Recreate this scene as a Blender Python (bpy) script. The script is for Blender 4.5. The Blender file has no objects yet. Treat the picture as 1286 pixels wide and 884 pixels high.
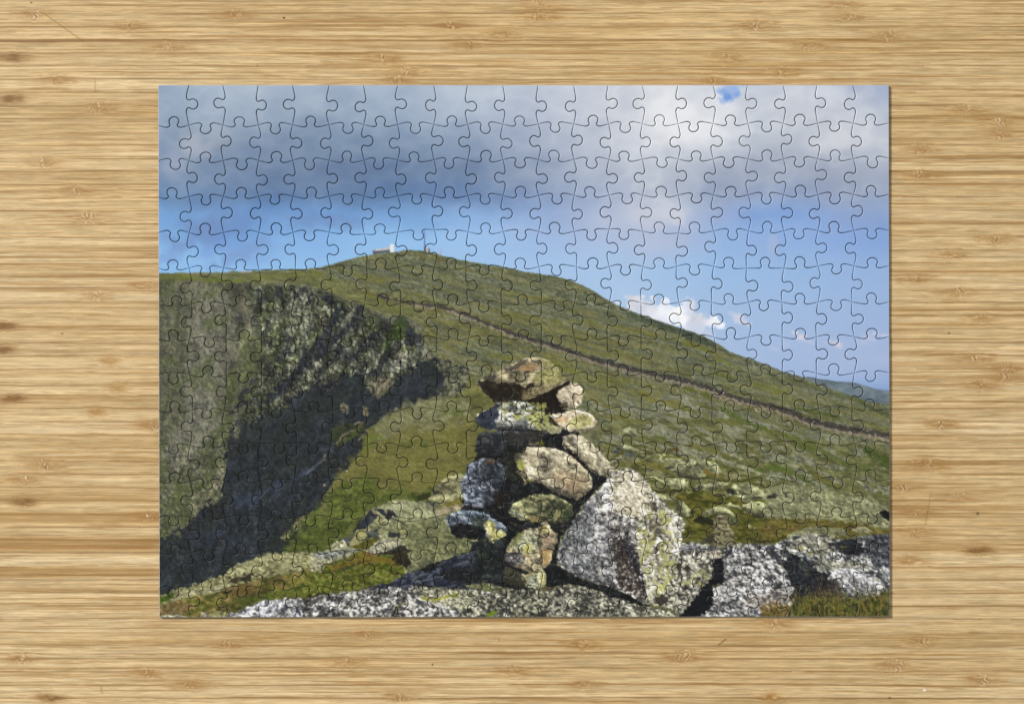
"""An assembled jigsaw puzzle lying on a bamboo board, seen from straight above."""
import bpy, bmesh, math, random
import numpy as np
from mathutils import Vector
from mathutils.geometry import delaunay_2d_cdt

WORLD_STRENGTH = .38
KEY_ENERGY = 870

# ------------------------------------------------------------------ noise and the painted print
RT = [np.random.RandomState(100 + i).rand(256, 256).astype(np.float32) for i in range(8)]

def vnoise(x, y, seed):
    T = RT[seed % 8]
    ox = (seed * 37.31) % 199; oy = (seed * 91.7) % 211
    x = x + ox; y = y + oy
    xi = np.floor(x).astype(np.int32); yi = np.floor(y).astype(np.int32)
    fx = (x - xi).astype(np.float32); fy = (y - yi).astype(np.float32)
    fx = fx * fx * (3 - 2 * fx); fy = fy * fy * (3 - 2 * fy)
    x0 = xi & 255; x1 = (xi + 1) & 255; y0 = yi & 255; y1 = (yi + 1) & 255
    a = T[y0, x0]; b = T[y0, x1]; c = T[y1, x0]; d = T[y1, x1]
    t = a + (b - a) * fx
    return t + ((c + (d - c) * fx) - t) * fy

def fbm(X, Y, sx, sy=None, ang=0.0, octv=3, seed=1, gain=.55):
    """noise spread evenly over 0..1; sx / sy = grain size along / across the direction ang (degrees, y down)"""
    sy = sy or sx
    a = math.radians(ang); c, s = math.cos(a), math.sin(a)
    U = (X * c + Y * s) / sx; V = (-X * s + Y * c) / sy
    tot = 0; amp = 1.0; v = 0
    for k in range(octv):
        r = .6 * k; cr, sr = math.cos(r), math.sin(r)
        f = 2.03 ** k
        if k == 0 or (max(sx, sy) / min(sx, sy)) > 1.6:
            n = vnoise(U * f, V * f, seed + 13 * k)
        else:
            n = vnoise((U * cr - V * sr) * f, (U * sr + V * cr) * f, seed + 13 * k)
        tot = tot + amp * (n - .5); v += amp * amp * .052; amp *= gain
    z = tot / math.sqrt(v)
    return .5 * (1 + np.tanh(.8 * z))

PX0, PY0, PX1, PY1, PS = 194., 103., 1122., 779., 1.4      # the painted area in photo units and its samples per unit
PW, PH = int((PX1 - PX0) * PS), int((PY1 - PY0) * PS)
CV = np.zeros((PH, PW, 3), np.float32)
_seed = [5]

CR = dict(A=(190, 330, 5.2), B=(400, 290, 5.2), C=(610, 320, 4.911), D=(860, 350, 4.911), E=(190, 480, 5.2), F=(400, 440, 5.2),
          G=(590, 440, 5.895), H=(760, 480, 5.895), I=(190, 640, 6.095), J=(390, 580, 5.705), K=(540, 560, 5.895), L=(690, 570, 4.21),
          M=(380, 670, 4.946), N=(580, 670, 5.845), O=(850, 620, 5.36), Q=(960, 520, 3.333), U=(496, 550, 3.844), T=(0, 0, 1))

def pts(cr, s):
    ox, oy, k = CR[cr]
    return [(ox + float(a.split(',')[0]) / k, oy + float(a.split(',')[1]) / k) for a in s.split()]

def region(x0, y0, x1, y1):
    i0 = max(0, int((x0 - PX0) * PS)); i1 = min(PW, int((x1 - PX0) * PS) + 1)
    j0 = max(0, int((y0 - PY0) * PS)); j1 = min(PH, int((y1 - PY0) * PS) + 1)
    if i1 <= i0 or j1 <= j0: return None
    X, Y = np.meshgrid(((np.arange(i0, i1) + .5) / PS + PX0).astype(np.float32), ((np.arange(j0, j1) + .5) / PS + PY0).astype(np.float32))
    return (slice(j0, j1), slice(i0, i1)), X, Y

def sdf(poly, X, Y):
    d = np.full(X.shape, 1e9, np.float32); ins = np.zeros(X.shape, bool)
    n = len(poly)
    for i in range(n):
        x0, y0 = poly[i]; x1, y1 = poly[(i + 1) % n]
        ex, ey = x1 - x0, y1 - y0
        L = ex * ex + ey * ey + 1e-9
        t = np.clip(((X - x0) * ex + (Y - y0) * ey) / L, 0, 1)
        dx = X - x0 - t * ex; dy = Y - y0 - t * ey
        d = np.minimum(d, dx * dx + dy * dy)
        if y0 != y1:
            cond = ((y0 > Y) != (y1 > Y)) & (X < ex * (Y - y0) / (y1 - y0) + x0)
            ins ^= cond
    d = np.sqrt(d)
    return np.where(ins, d, -d)

def worley(X, Y, sx, sy, ang, seed):
    """angular cells: a random value per cell and the distance to its border"""
    a = math.radians(ang); c, s_ = math.cos(a), math.sin(a)
    wxx = (fbm(X, Y, sx * .8, sy * .8, ang, 3, seed + 7) - .5) * sx * .7; wyy = (fbm(X, Y, sx * .8, sy * .8, ang, 3, seed + 8) - .5) * sy * .7
    U = ((X + wxx) * c + (Y + wyy) * s_) / sx + 50; V = (-(X + wxx) * s_ + (Y + wyy) * c) / sy + 90
    ui = np.floor(U).astype(np.int32); vi = np.floor(V).astype(np.int32)
    T1, T2, T3 = RT[seed % 8], RT[(seed + 3) % 8], RT[(seed + 5) % 8]
    f1 = np.full(X.shape, 9., np.float32); f2 = f1.copy(); val = np.zeros(X.shape, np.float32)
    for i in (-1, 0, 1):
        for j in (-1, 0, 1):
            a_ = (ui + i) & 255; b_ = (vi + j) & 255
            d = (ui + i + T1[b_, a_] - U) ** 2 + (vi + j + T2[b_, a_] - V) ** 2
            nr = d < f1
            f2 = np.where(nr, f1, np.minimum(f2, d)); val = np.where(nr, T3[b_, a_], val); f1 = np.where(nr, d, f1)
    return val, np.sqrt(f2) - np.sqrt(f1)

def cmap(n, st):
    p = [s[0] for s in st]
    return np.stack([np.interp(n, p, [s[k + 1] for s in st]) for k in range(3)], -1).astype(np.float32)

def sm(x): x = np.clip(x, 0, 1); return x * x * (3 - 2 * x)

def CP(st, f, t=(0, 0, 0)):
    m = [sum(q[k + 1] for q in st) / len(st) for k in range(3)]
    return [(q[0],) + tuple(m[k] + (q[k + 1] - m[k]) * f + t[k] for k in range(3)) for q in st]

def LY(cr, p, st, nz=(5, 3, 0, 3), soft=1.0, rough=(1.2, 5), op=1.0, cov=None, vol=None, mul=False):
    """one painted patch: an outline (in a crop's numbers), colour stops looked up by noise, a rough soft edge,
    cov = only where a second noise is high (sx, sy, ang, threshold, softness), vol = (width, strength, light x, light y) rounding"""
    poly = pts(cr, p) if isinstance(p, str) else p
    xs = [q[0] for q in poly]; ys = [q[1] for q in poly]
    m = 2 + soft + rough[0]
    r = region(min(xs) - m, min(ys) - m, max(xs) + m, max(ys) + m)
    if r is None: return
    sl, X, Y = r
    _seed[0] += 1; sd = _seed[0]
    if not isinstance(st, list): st = [(0,) + tuple(st), (1,) + tuple(st)]
    d = sdf(poly, X, Y)
    d0 = d
    if rough[0]: d = d + (fbm(X, Y, rough[1], rough[1], 0, 2, sd + 40) - .5) * 2 * rough[0]
    a = sm(d / soft + .5) * op
    if cov:
        c = fbm(X, Y, cov[0], cov[1], cov[2], 3, sd + 77)
        a = a * sm((c - cov[3]) / cov[4] + .5)
    if len(st) > 2 or st[0][1:] != st[1][1:]:
        rocky = vol is not None or (len(st) >= 5)
        st = CP(st, .8)
        if len(st) >= 5: nz = (nz[0] * 1.25, nz[1] * 1.25, nz[2], 4)
        col = cmap(fbm(X, Y, nz[0], nz[1], nz[2], nz[3], sd), st)
        col *= (1 + (.55 if rocky else .2) * (fbm(X, Y, nz[0] * 3 + 4, nz[1] * 3 + 4, nz[2], 3, sd + 31) - .5))[..., None]
    else: col = cmap(np.zeros(X.shape, np.float32), st)
    if vol:
        gy, gx = np.gradient(np.clip(d0, 0, vol[0]))
        l = math.hypot(vol[2], vol[3])
        s = -(gx * vol[2] + gy * vol[3]) / l * PS * (1 - np.clip(d0 / vol[0], 0, 1)) 
        rug = fbm(X, Y, 7, 5, 30, 3, sd + 5) - .5
        col = col * (1 + 1.35 * vol[1] * s + .5 * vol[1] * rug)[..., None]
    b = CV[sl]
    if mul: col = b * col / 255.
    b += (col - b) * a[..., None]

def BL(cr, x, y, rx, ry, ang, col, op=1.0, soft=.8, rough=.35):
    """a rough-edged elliptical spot; soft 0..1 = how far the fade reaches inwards"""
    ox, oy, k = CR[cr]; x = ox + x / k; y = oy + y / k; rx /= k; ry /= k
    m = max(rx, ry) * 1.6
    r = region(x - m, y - m, x + m, y + m)
    if r is None: return
    sl, X, Y = r; _seed[0] += 1
    a = math.radians(ang); c, s = math.cos(a), math.sin(a)
    u = ((X - x) * c + (Y - y) * s) / rx; v = (-(X - x) * s + (Y - y) * c) / ry
    d = 1 - np.sqrt(u * u + v * v) + (fbm(X, Y, max(1.5, min(rx, ry) * .8), None, 0, 2, _seed[0]) - .5) * rough * 2
    al = sm(d / soft) * op
    b = CV[sl]; b += (np.array(col, np.float32) - b) * al[..., None]

def ST(cr, p, w0, w1, col, op=1.0, soft=1.0, rough=.6, dot=0):
    """a brush line that widens from w0 to w1"""
    q = pts(cr, p)
    xs = [a[0] for a in q]; ys = [a[1] for a in q]; m = max(w0, w1) + 3
    r = region(min(xs) - m, min(ys) - m, max(xs) + m, max(ys) + m)
    if r is None: return
    sl, X, Y = r; _seed[0] += 1
    best = np.full(X.shape, -1e9, np.float32)
    n = len(q) - 1
    for i in range(n):
        x0, y0 = q[i]; x1, y1 = q[i + 1]; ex, ey = x1 - x0, y1 - y0
        t = np.clip(((X - x0) * ex + (Y - y0) * ey) / (ex * ex + ey * ey + 1e-9), 0, 1)
        d = np.sqrt((X - x0 - t * ex) ** 2 + (Y - y0 - t * ey) ** 2)
        w = w0 + (w1 - w0) * (i + t) / n
        best = np.maximum(best, w / 2 - d)
    if rough: best = best + (fbm(X, Y, 4, None, 0, 2, _seed[0]) - .5) * 2 * rough
    a = sm(best / soft + .5) * op
    if dot: a = a * sm((fbm(X, Y, dot, None, 0, 2, _seed[0] + 9) - .45) / .25 + .5)
    b = CV[sl]; b += (np.array(col, np.float32) - b) * a[..., None]

def DOTS(cr, p, n, r0, r1, cols, seed, ang=0, asp=.7, shade=None, op=.9):
    """n small stones inside an outline; shade = (colour, dx, dy): the dark side painted first"""
    poly = pts(cr, p); R = random.Random(seed)
    xs = [q[0] for q in poly]; ys = [q[1] for q in poly]; k = 0; tries = 0
    while k < n and tries < n * 12:
        tries += 1
        x = R.uniform(min(xs), max(xs)); y = R.uniform(min(ys), max(ys))
        if float(sdf(poly, np.array([[x]], np.float32), np.array([[y]], np.float32))[0, 0]) < 0: continue
        k += 1; r = R.uniform(r0, r1) * (.6 + .8 * R.random() ** 2); c = R.choice(cols); a = ang + R.uniform(-25, 25)
        if shade: BL('T', x + shade[1] * r, y + shade[2] * r, r * 1.05, r * asp * 1.05, a, shade[0], op * .85, .6)
        BL('T', x, y, r, r * asp, a, tuple(v + R.uniform(-12, 12) for v in c), op, .55)

def paint_sky():
    rows = {
     105: "198:146,163,194 300:163,177,202 400:157,172,200 500:160,175,203 600:172,184,207 700:190,199,216 800:207,212,222 850:217,220,228 900:202,209,223 950:190,200,218 1000:203,209,221 1050:188,197,216 1118:158,176,211",
     140: "198:140,158,190 300:154,169,197 400:147,163,194 500:150,167,198 600:160,175,203 700:182,192,213 800:208,213,223 850:220,223,230 900:217,221,228 950:195,203,217 1000:200,206,219 1050:194,201,215 1118:180,190,212",
     175: "198:130,149,183 260:146,158,182 300:128,146,181 400:117,138,176 500:123,144,181 600:138,156,190 700:167,180,204 800:200,206,219 850:224,226,231 900:210,215,224 950:181,191,209 1000:190,198,212 1050:203,208,218 1118:187,195,211",
     210: "198:122,143,182 250:125,143,178 300:108,130,172 400:98,121,165 500:96,120,166 600:114,137,177 700:150,166,195 800:180,190,209 850:176,187,207 900:163,176,200 1000:158,171,196 1050:163,175,198 1118:165,177,200",
     245: "198:103,133,180 300:96,122,169 400:98,123,169 500:97,125,171 600:112,138,182 700:140,160,196 800:172,184,207 830:188,196,212 900:150,166,196 1000:147,165,199 1050:152,167,196 1118:152,168,198",
     272: "198:122,161,214 300:107,142,195 400:112,148,202 500:124,161,213 600:138,172,219 700:150,172,210 800:188,196,214 850:178,189,211 900:150,170,208 950:131,164,213 1000:133,166,216 1050:142,166,208 1118:136,161,206",
     300: "198:136,177,227 250:122,160,214 300:116,153,208 350:134,172,223 400:132,170,222 450:142,181,229 500:149,187,232 600:155,188,230 700:156,183,222 800:174,188,215 850:168,183,213 900:146,178,221 1000:143,174,221 1118:134,166,216",
     337: "198:141,181,229 300:145,183,229 400:149,187,231 600:158,190,230 700:162,192,228 800:166,194,227 900:152,186,226 1000:151,183,223 1118:149,178,220",
     400: "198:150,187,230 700:168,195,226 800:172,198,228 900:162,189,223 1000:160,186,222 1118:156,181,219",
     450: "198:150,187,230 900:166,188,220 1000:163,185,220 1118:166,183,217",
     500: "198:150,187,230 900:160,183,218 1118:143,170,212"}
    (sl, X, Y) = region(PX0, PY0, PX1, 520)
    xs = X[0]; ys = Y[:, 0]
    wx = (fbm(X, Y, 70, 34, -8, 2, 3) - .5); wy = (fbm(X, Y, 70, 34, -8, 2, 4) - .5)
    ky = sorted(rows); R = []
    for k in ky:
        e = [(float(s.split(':')[0]),) + tuple(float(v) for v in s.split(':')[1].split(',')) for s in rows[k].split()]
        R.append(np.stack([np.interp(np.arange(190, 1130), [q[0] for q in e], [q[c + 1] for q in e]) for c in range(3)], -1))
    R = np.stack(R)                                              # rows x columns x 3
    Yw = np.clip(Y + wy * 12, 105, 499); Xw = np.clip(X + wx * 26, 191, 1128)
    f = np.interp(Yw.ravel(), ky, np.arange(len(ky))).reshape(Y.shape)
    i = np.clip(f.astype(int), 0, len(ky) - 2); t = (f - i); t = t * t * (3 - 2 * t) * .5 + t * .5
    xi = (Xw - 190).astype(int)
    col = R[i, xi] * (1 - t)[..., None] + R[i + 1, xi] * t[..., None]
    CV[sl] = col + (sm((760 - X) / 300))[..., None] * np.array([-3, 2, -1.5], np.float32)
    n = fbm(X, Y, 56, 36, -12, 4, 9, .5) - .5; n2 = fbm(X, Y, 22, 16, -15, 4, 10, .5) - .5
    w = np.clip((300 - Y) / 60, .12, 1)
    g = CV[sl].mean(-1, keepdims=True); k = (sm((275 - Y) / 60) * .24)[..., None]
    CV[sl] = CV[sl] * (1 - k) + (g * .985) * k
    CV[sl] += ((n * 10 + n2 * 4 + (abs(fbm(X, Y, 44, 30, -10, 3, 15, .5) - .5) - .25) * -20) * w)[..., None] * np.array([1.1, 1, .75])

def CLOUD(cr, x, y, rx, ry, ang, col, op): BL(cr, x, y, rx * 1.25, ry * 1.25, ang, col, min(1, op * 1.15), 1.0, .32)

def paint():
    paint_sky()
    # ---- clouds
    CLOUD('T', 245, 180, 26, 18, 40, (172, 176, 190), .55); CLOUD('T', 222, 205, 18, 22, 20, (160, 168, 190), .4)
    CLOUD('T', 215, 322, 34, 10, -20, (124, 158, 208), .6); CLOUD('T', 265, 286, 60, 20, -12, (110, 138, 182), .75); CLOUD('T', 300, 320, 46, 12, -24, (122, 152, 200), .6); CLOUD('T', 400, 276, 70, 12, 4, (112, 140, 186), .55); CLOUD('T', 235, 306, 34, 12, -30, (112, 142, 190), .6); CLOUD('T', 290, 290, 46, 16, -30, (106, 142, 196), .5)
    CLOUD('T', 275, 312, 40, 8, -28, (118, 154, 208), .5); CLOUD('T', 335, 322, 30, 8, -30, (130, 168, 218), .4)
    CLOUD('T', 905, 128, 22, 12, 20, (226, 228, 233), .5); CLOUD('T', 890, 150, 50, 22, 10, (224, 226, 232), .4)
    CLOUD('T', 917, 120, 15, 7, -18, (112, 152, 218), .9); CLOUD('T', 906, 127, 6, 4, 40, (140, 172, 224), .5); CLOUD('T', 921, 112, 17, 7, -15, (150, 178, 224), .8)
    CLOUD('T', 909, 116, 8, 8, 0, (128, 162, 220), .7); CLOUD('T', 855, 165, 46, 18, -20, (230, 231, 235), .5)
    CLOUD('T', 925, 168, 32, 8, -15, (222, 224, 230), .4); CLOUD('T', 1050, 180, 40, 12, 0, (210, 213, 221), .4)
    CLOUD('T', 820, 268, 36, 20, 10, (198, 202, 215), .6); CLOUD('T', 850, 275, 20, 14, 10, (204, 206, 217), .5)
    CLOUD('T', 830, 305, 50, 12, 8, (184, 192, 214), .4); CLOUD('T', 970, 305, 14, 16, 0, (170, 182, 212), .5)
    CLOUD('T', 545, 240, 90, 14, 8, (98, 124, 168), .4); CLOUD('T', 660, 290, 40, 8, 4, (165, 184, 218), .35)
    LY('C', "830,300 890,262 915,240 945,232 975,240 985,268 1010,262 1040,275 1060,296 1080,280 1095,262 1125,262 1140,290 1180,300 1220,296 1277,285 1290,480 1277,490 1100,430 980,400 860,310",
       [(0, 204, 211, 227), (.5, 218, 222, 233), (1, 232, 233, 239)], (14, 10, -30, 4), 5, (6, 9))
    LY('D', "0,150 30,150 70,185 120,215 170,222 215,235 235,262 225,290 190,300 100,330 0,320", [(0, 202, 209, 226), (.5, 214, 219, 231), (1, 226, 229, 237)], (14, 10, -30, 4), 7, (6, 9))
    LY('D', "0,280 60,290 140,310 190,330 190,380 0,340", (196, 206, 226), (14, 9, 0, 3), 8, (4, 8), .7)
    for a in ((330, 245, 42, 34, 20, (206, 208, 224), .75), (375, 272, 40, 24, 0, (212, 212, 226), .8), (300, 220, 36, 18, 20, (196, 203, 224), .5),
              (672, 332, 24, 18, 0, (220, 216, 226), .85), (718, 360, 34, 24, 10, (214, 210, 222), .75), (765, 385, 36, 20, 20, (200, 200, 220), .6),
              (945, 408, 34, 24, 10, (206, 204, 222), .8), (905, 392, 40, 18, 0, (196, 198, 220), .6), (1170, 340, 28, 22, 0, (222, 218, 228), .8),
              (1230, 348, 44, 12, 0, (214, 212, 226), .7), (1150, 372, 60, 30, 0, (196, 198, 220), .5), (1090, 395, 60, 26, 0, (184, 192, 220), .4),
              (550, 430, 60, 22, 10, (186, 194, 220), .5), (620, 405, 50, 24, 10, (184, 194, 222), .4)):
        CLOUD('D', *a)
    for a in ((845, 140, 34, 22, 10, (238, 239, 242), .5), (880, 165, 46, 16, -10, (232, 234, 239), .5), (1040, 120, 40, 14, 5, (214, 219, 229), .45), (1085, 150, 40, 16, 0, (206, 212, 224), .4), (835, 262, 30, 14, 10, (206, 210, 222), .5), (800, 190, 30, 30, 0, (206, 212, 224), .3)): CLOUD('T', *a)
    # ---- far ridges
    LY('D', "940,640 1000,628 1060,634 1130,645 1200,650 1290,655 1290,720 1000,720", (140, 164, 206), soft=8, rough=(.6, 8), op=.6)
    LY('D', "1100,668 1150,672 1200,678 1290,688 1290,760 1000,760", (124, 147, 184), soft=2, rough=(.5, 8))
    LY('D', "700,600 800,611 900,628 960,635 1050,642 1120,662 1180,680 1290,697 1290,884 720,884", [(0, 92, 106, 118), (.5, 106, 120, 128), (1, 120, 132, 134)], (7, 3, 15, 3), .9, (.4, 6))
    # ---- the mountain
    sky0 = CV.copy()
    ridge = [(190, 343), (240, 343.5), (300, 344), (330, 342), (350, 340), (385, 338.5), (402, 336), (420, 331), (440, 325.5), (455, 322), (470, 319), (490, 317.5), (505, 315), (515, 314),
             (530, 315), (545, 318), (560, 322.5), (580, 327), (605, 331.5), (630, 335), (660, 341.5), (690, 346), (710, 350), (728, 357), (745, 365), (760, 375), (775, 383), (800, 393.5),
             (830, 404), (860, 414), (882, 421), (900, 431), (917, 442), (936, 448.5), (963, 458), (982, 466), (1006, 473), (1026, 482), (1044, 489), (1071, 498), (1093, 505), (1125, 509)]
    hill = ridge + [(1125, 790), (190, 790)]
    LY('T', hill, [(0, 78, 86, 60), (.3, 91, 98, 68), (.6, 100, 106, 73), (.85, 108, 113, 82), (1, 122, 126, 104)], (9, 3, 14, 4), 1, (.5, 6))
    up = ridge + [(1125, 560), (900, 500), (700, 440), (540, 385), (400, 350), (190, 352)]
    LY('T', up, [(0, 74, 84, 66), (.5, 97, 105, 82), (1, 114, 120, 98)], (4, 2, 14, 3), 6, (2, 9), .75)
    LY('T', hill, [(0, 92, 93, 46), (.5, 106, 106, 52), (1, 118, 115, 60)], (8, 2.5, 14, 3), 3, (1, 6), .5, cov=(60, 9, 12, .56, .4))
    LY('T', [(420, 360), (560, 372), (700, 405), (850, 450), (1000, 492), (1125, 530), (1125, 660), (760, 600), (740, 470), (560, 450)],
       [(0, 94, 94, 42), (.5, 108, 107, 48), (1, 118, 114, 56)], (8, 2.5, 14, 3), 3, (2, 6), .55, cov=(50, 8, 14, .5, .4))
    for s, c, th in ((4.2, (116, 122, 106), .66), (5.5, (76, 84, 64), .72), (3, (130, 133, 116), .88), (3.6, (64, 70, 56), .88)):
        LY('T', hill, c, soft=3, rough=(1, 6), op=.5, cov=(s, s * .6, 14, th, .15))
    for q, w, c, o in (("290,300 340,292 400,300 460,325 520,335", 16, (62, 70, 62), .6), ("500,470 600,460 700,480 800,490", 18, (88, 94, 76), .5),
                       ("120,230 220,250 330,270 430,285", 12, (112, 112, 48), .7), ("130,360 230,375 330,390 430,410 540,420", 14, (110, 112, 44), .7),
                       ("560,520 680,560 740,575", 14, (112, 112, 40), .8), ("700,600 800,620 960,660", 16, (108, 108, 40), .7),
                       ("380,470 420,520 520,540 600,570", 12, (112, 112, 40), .7), ("780,440 850,460 940,480 1040,500", 16, (112, 114, 40), .7),
                       ("380,640 450,680 540,720 640,760 760,780 860,790", 26, (110, 112, 40), .75), ("20,620 120,635 200,640", 18, (112, 112, 44), .7),
                       ("1040,450 1180,500 1277,520", 12, (96, 102, 40), .7), ("600,410 640,410 700,430", 10, (104, 112, 42), .7)):
        ST('C', q, w / 4.9, w / 4.9 * 1.2, c, o, 2, 1.6)
    for (a0, sx, th, c, o) in ((14, 70, .62, (110, 112, 58), .42), (16, 50, .58, (116, 121, 102), .5), (13, 60, .64, (80, 88, 70), .5), (18, 34, .78, (118, 114, 60), .4)):
        LY('T', [(470, 330), (560, 330), (700, 352), (780, 392), (900, 436), (1010, 480), (1125, 515), (1125, 545), (980, 510), (840, 474), (720, 440), (620, 402), (540, 380), (440, 350)], c, soft=6, rough=(2, 8), op=o, cov=(sx, 3.4, a0, th, .16))
        LY('T', [(540, 396), (640, 425), (720, 452), (850, 486), (1000, 535), (1125, 560), (1125, 625), (980, 600), (760, 560), (700, 470), (560, 455)], c, soft=6, rough=(2, 8), op=o, cov=(sx, 3.4, a0 + 2, th, .16))
    LY('C', "860,345 980,390 1100,425 1200,455 1290,490 1290,530 1180,490 1060,450 960,420 880,390", [(0, 58, 70, 58), (1, 86, 96, 74)], (4, 2, 20, 3), 2, (1.4, 4), .8)
    LY('D', "0,318 60,335 130,365 200,415 200,440 130,410 60,385 0,375", [(0, 52, 64, 56), (1, 78, 88, 72)], (4, 2, 20, 3), 2, (1.4, 4), .8)
    for q, w, c, o in (("0,400 100,425 200,470", 16, (104, 110, 44), .7), ("180,490 260,520 330,560", 16, (108, 112, 44), .6), ("400,510 500,560 600,640", 14, (78, 84, 60), .7),
                       ("30,520 130,550 240,570", 12, (70, 76, 52), .6), ("200,590 280,615 290,630", 18, (74, 92, 38), .7), ("430,650 560,690 640,700", 18, (104, 112, 46), .7),
                       ("660,620 760,650 880,700 1000,740", 16, (84, 90, 60), .6), ("900,700 1000,730 1100,760", 16, (88, 100, 44), .7), ("1080,760 1160,800 1277,850", 22, (74, 84, 50), .7),
                       ("700,800 850,830 950,860", 20, (78, 94, 36), .7), ("0,680 100,690 140,720", 20, (84, 102, 36), .7), ("560,790 640,850", 20, (84, 96, 34), .7)):
        ST('D', q, w / 4.9, w / 4.9 * 1.2, c, o, 2, 1.6)
    # lower right slope, greener and rockier to the front
    LY('T', [(760, 520), (900, 520), (1125, 570), (1125, 660), (960, 640), (780, 640)], [(0, 70, 76, 42), (.5, 98, 102, 56), (1, 120, 122, 84)], (7, 3, 16, 4), 8, (3, 8), .7)
    LY('T', [(740, 505), (860, 495), (980, 530), (1125, 575), (1125, 625), (900, 600), (760, 560)], [(0, 104, 110, 96), (1, 134, 137, 118)], (4, 2.4, 18, 3), 5, (3, 8), .8, cov=(20, 6, 18, .6, .2))
    for q, w, c in (("260,60 330,130 470,150", 26, (112, 112, 46)), ("560,190 700,220 850,290 1000,300", 26, (100, 106, 48)), ("860,200 1000,270 1100,320 1179,340", 34, (78, 98, 38)),
                    ("580,30 700,70 780,110", 22, (88, 98, 40)), ("380,400 430,420 480,460", 26, (88, 98, 38)), ("850,610 960,650 1060,690 1179,700", 26, (88, 96, 40)),
                    ("650,460 760,500 900,540", 24, (108, 110, 50)), ("1000,540 1100,620 1179,660", 20, (76, 100, 36)), ("60,250 160,270 300,300", 20, (108, 108, 50))):
        ST('H', q, w / 5.9, w / 5.9, c, .75, 2.5, 2)
    for q, w, c in (("130,120 220,150 330,200 440,230", 20, (84, 98, 40)), ("0,60 100,90 200,130", 16, (90, 104, 42)), ("430,150 480,180 525,210", 34, (62, 82, 30)), ("200,250 330,310 420,330", 18, (100, 100, 46)),
                    ("0,220 80,230 200,290", 16, (78, 104, 38)), ("380,40 450,80 525,90", 16, (96, 96, 78)), ("440,330 525,350", 14, (92, 98, 48))):
        ST('Q', q, w / 3.33, w / 3.33, c, .75, 2.5, 2)
    slr, Xr, Yr = region(PX0, 300, PX1, 520)
    over = sm((np.interp(Xr, [q[0] for q in ridge], [q[1] for q in ridge]) - .3 + 1.2 * (fbm(Xr, Yr, 3, None, 0, 2, 61) - .5) - Yr) / 1.2 + .5)[..., None]
    CV[slr] = CV[slr] * (1 - over) + sky0[slr] * over
    # ---- the mountain path: dark stones on top of a pale bank
    ST('T', "366,340 395,344 420,353 445,364 470,371 500,379", 1.4, 3, (70, 66, 62), .85)
    P1 = "375,341 395,346 420,356 445,366 470,373 500,380 530,384.5 550,386 575,393 591,399 613,409 648,422 670,429 702,439 740,452 767,459 800,468 854,480 895,491 917,501 963,512 990,520 1017,532 1058,541 1125,552"
    ST('T', P1, 3.2, 7.5, (132, 122, 108), .75, 2, 2.2)
    ST('T', ' '.join(f"{float(a.split(',')[0]):.1f},{float(a.split(',')[1]) - 1.5 - (float(a.split(',')[0]) - 375) * .0034:.1f}" for a in P1.split()), 2.6, 6.5, (60, 58, 58), .85, 1.4, 1.4)
    DOTS('T', "800,466 900,490 1000,520 1125,548 1125,560 1000,534 900,503 800,478", 150, .9, 1.9, [(150, 140, 138), (110, 100, 100), (80, 74, 80), (165, 150, 140)], 3, 20)
    DOTS('T', "560,388 650,422 800,469 800,475 650,430 560,394", 60, .6, 1.2, [(140, 128, 118), (80, 76, 74)], 4, 20)
    ST('T', "640,417 652,422", 2, 2, (60, 56, 60), .7)
    # ---- summit house and masts
    LY('B', "350,128 400,115 463,108 468,88 490,86 493,140 420,146 358,155", [(0, 138, 142, 150), (1, 176, 178, 184)], (4, 2, 0, 2), .8, (.2, 3))
    LY('B', "464,108 469,86 491,85 494,138 468,140", (226, 226, 226), soft=.8, rough=(.2, 3)); ST('B', "380,122 462,113", 1.3, 1.3, (212, 212, 212), .8, .8, 0)
    LY('B', "352,134 465,124 466,140 360,154", (84, 90, 98), soft=.8, rough=(.2, 3))
    ST('B', "372,131 462,124", .8, .8, (206, 206, 206), .6, .8, 0)
    ST('B', "691,0 693,60 694,124", 1.0, 2.2, (92, 114, 164), .9, .8, 0); ST('B', "708,112 709,136", 2.6, 2.8, (176, 168, 158), .95, .8, .2); ST('B', "722,118 723,138", 2, 2, (92, 92, 90), .8, .8, .2)
    ST('B', "797,122 797,152", 1.3, 1.8, (190, 160, 155), .8, .8, 0); ST('B', "752,122 753,134", .6, .6, (160, 170, 190), .8, .8, 0); ST('B', "575,118 590,121", .8, .8, (190, 170, 160), .7)
    # ---- plateau rim in the left
    LY('T', [(190, 344), (400, 338), (470, 372), (520, 384), (520, 398), (456, 386), (386, 362), (340, 357), (190, 358)], [(0, 82, 90, 56), (.5, 98, 104, 62), (1, 110, 112, 72)], (9, 2, 3, 3), 2, (1.5, 7), .9)
    ST('A', "60,95 200,92 350,110 500,125 600,120", 3, 4, (98, 112, 42), .75, 2.5, 1.5); ST('A', "660,105 760,90 900,85 1100,75", 2, 3.5, (104, 112, 50), .7, 2.5, 1.5)
    ST('A', "180,70 420,66 700,62 900,58", 1.6, 1.6, (120, 118, 92), .7, 1.5, .8); ST('B', "120,250 260,290 420,330", 3, 4, (112, 116, 44), .7, 2.5, 1.5)
    ST('A', "380,140 440,160 420,210", 5, 3, (86, 102, 40), .6, 3, 2); ST('B', "300,400 380,440 480,500 520,545", 4, 5, (104, 106, 46), .7, 2.5, 2)
    ST('A', "590,62 640,60", 1.2, 1.2, (170, 140, 128), .8)
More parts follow.
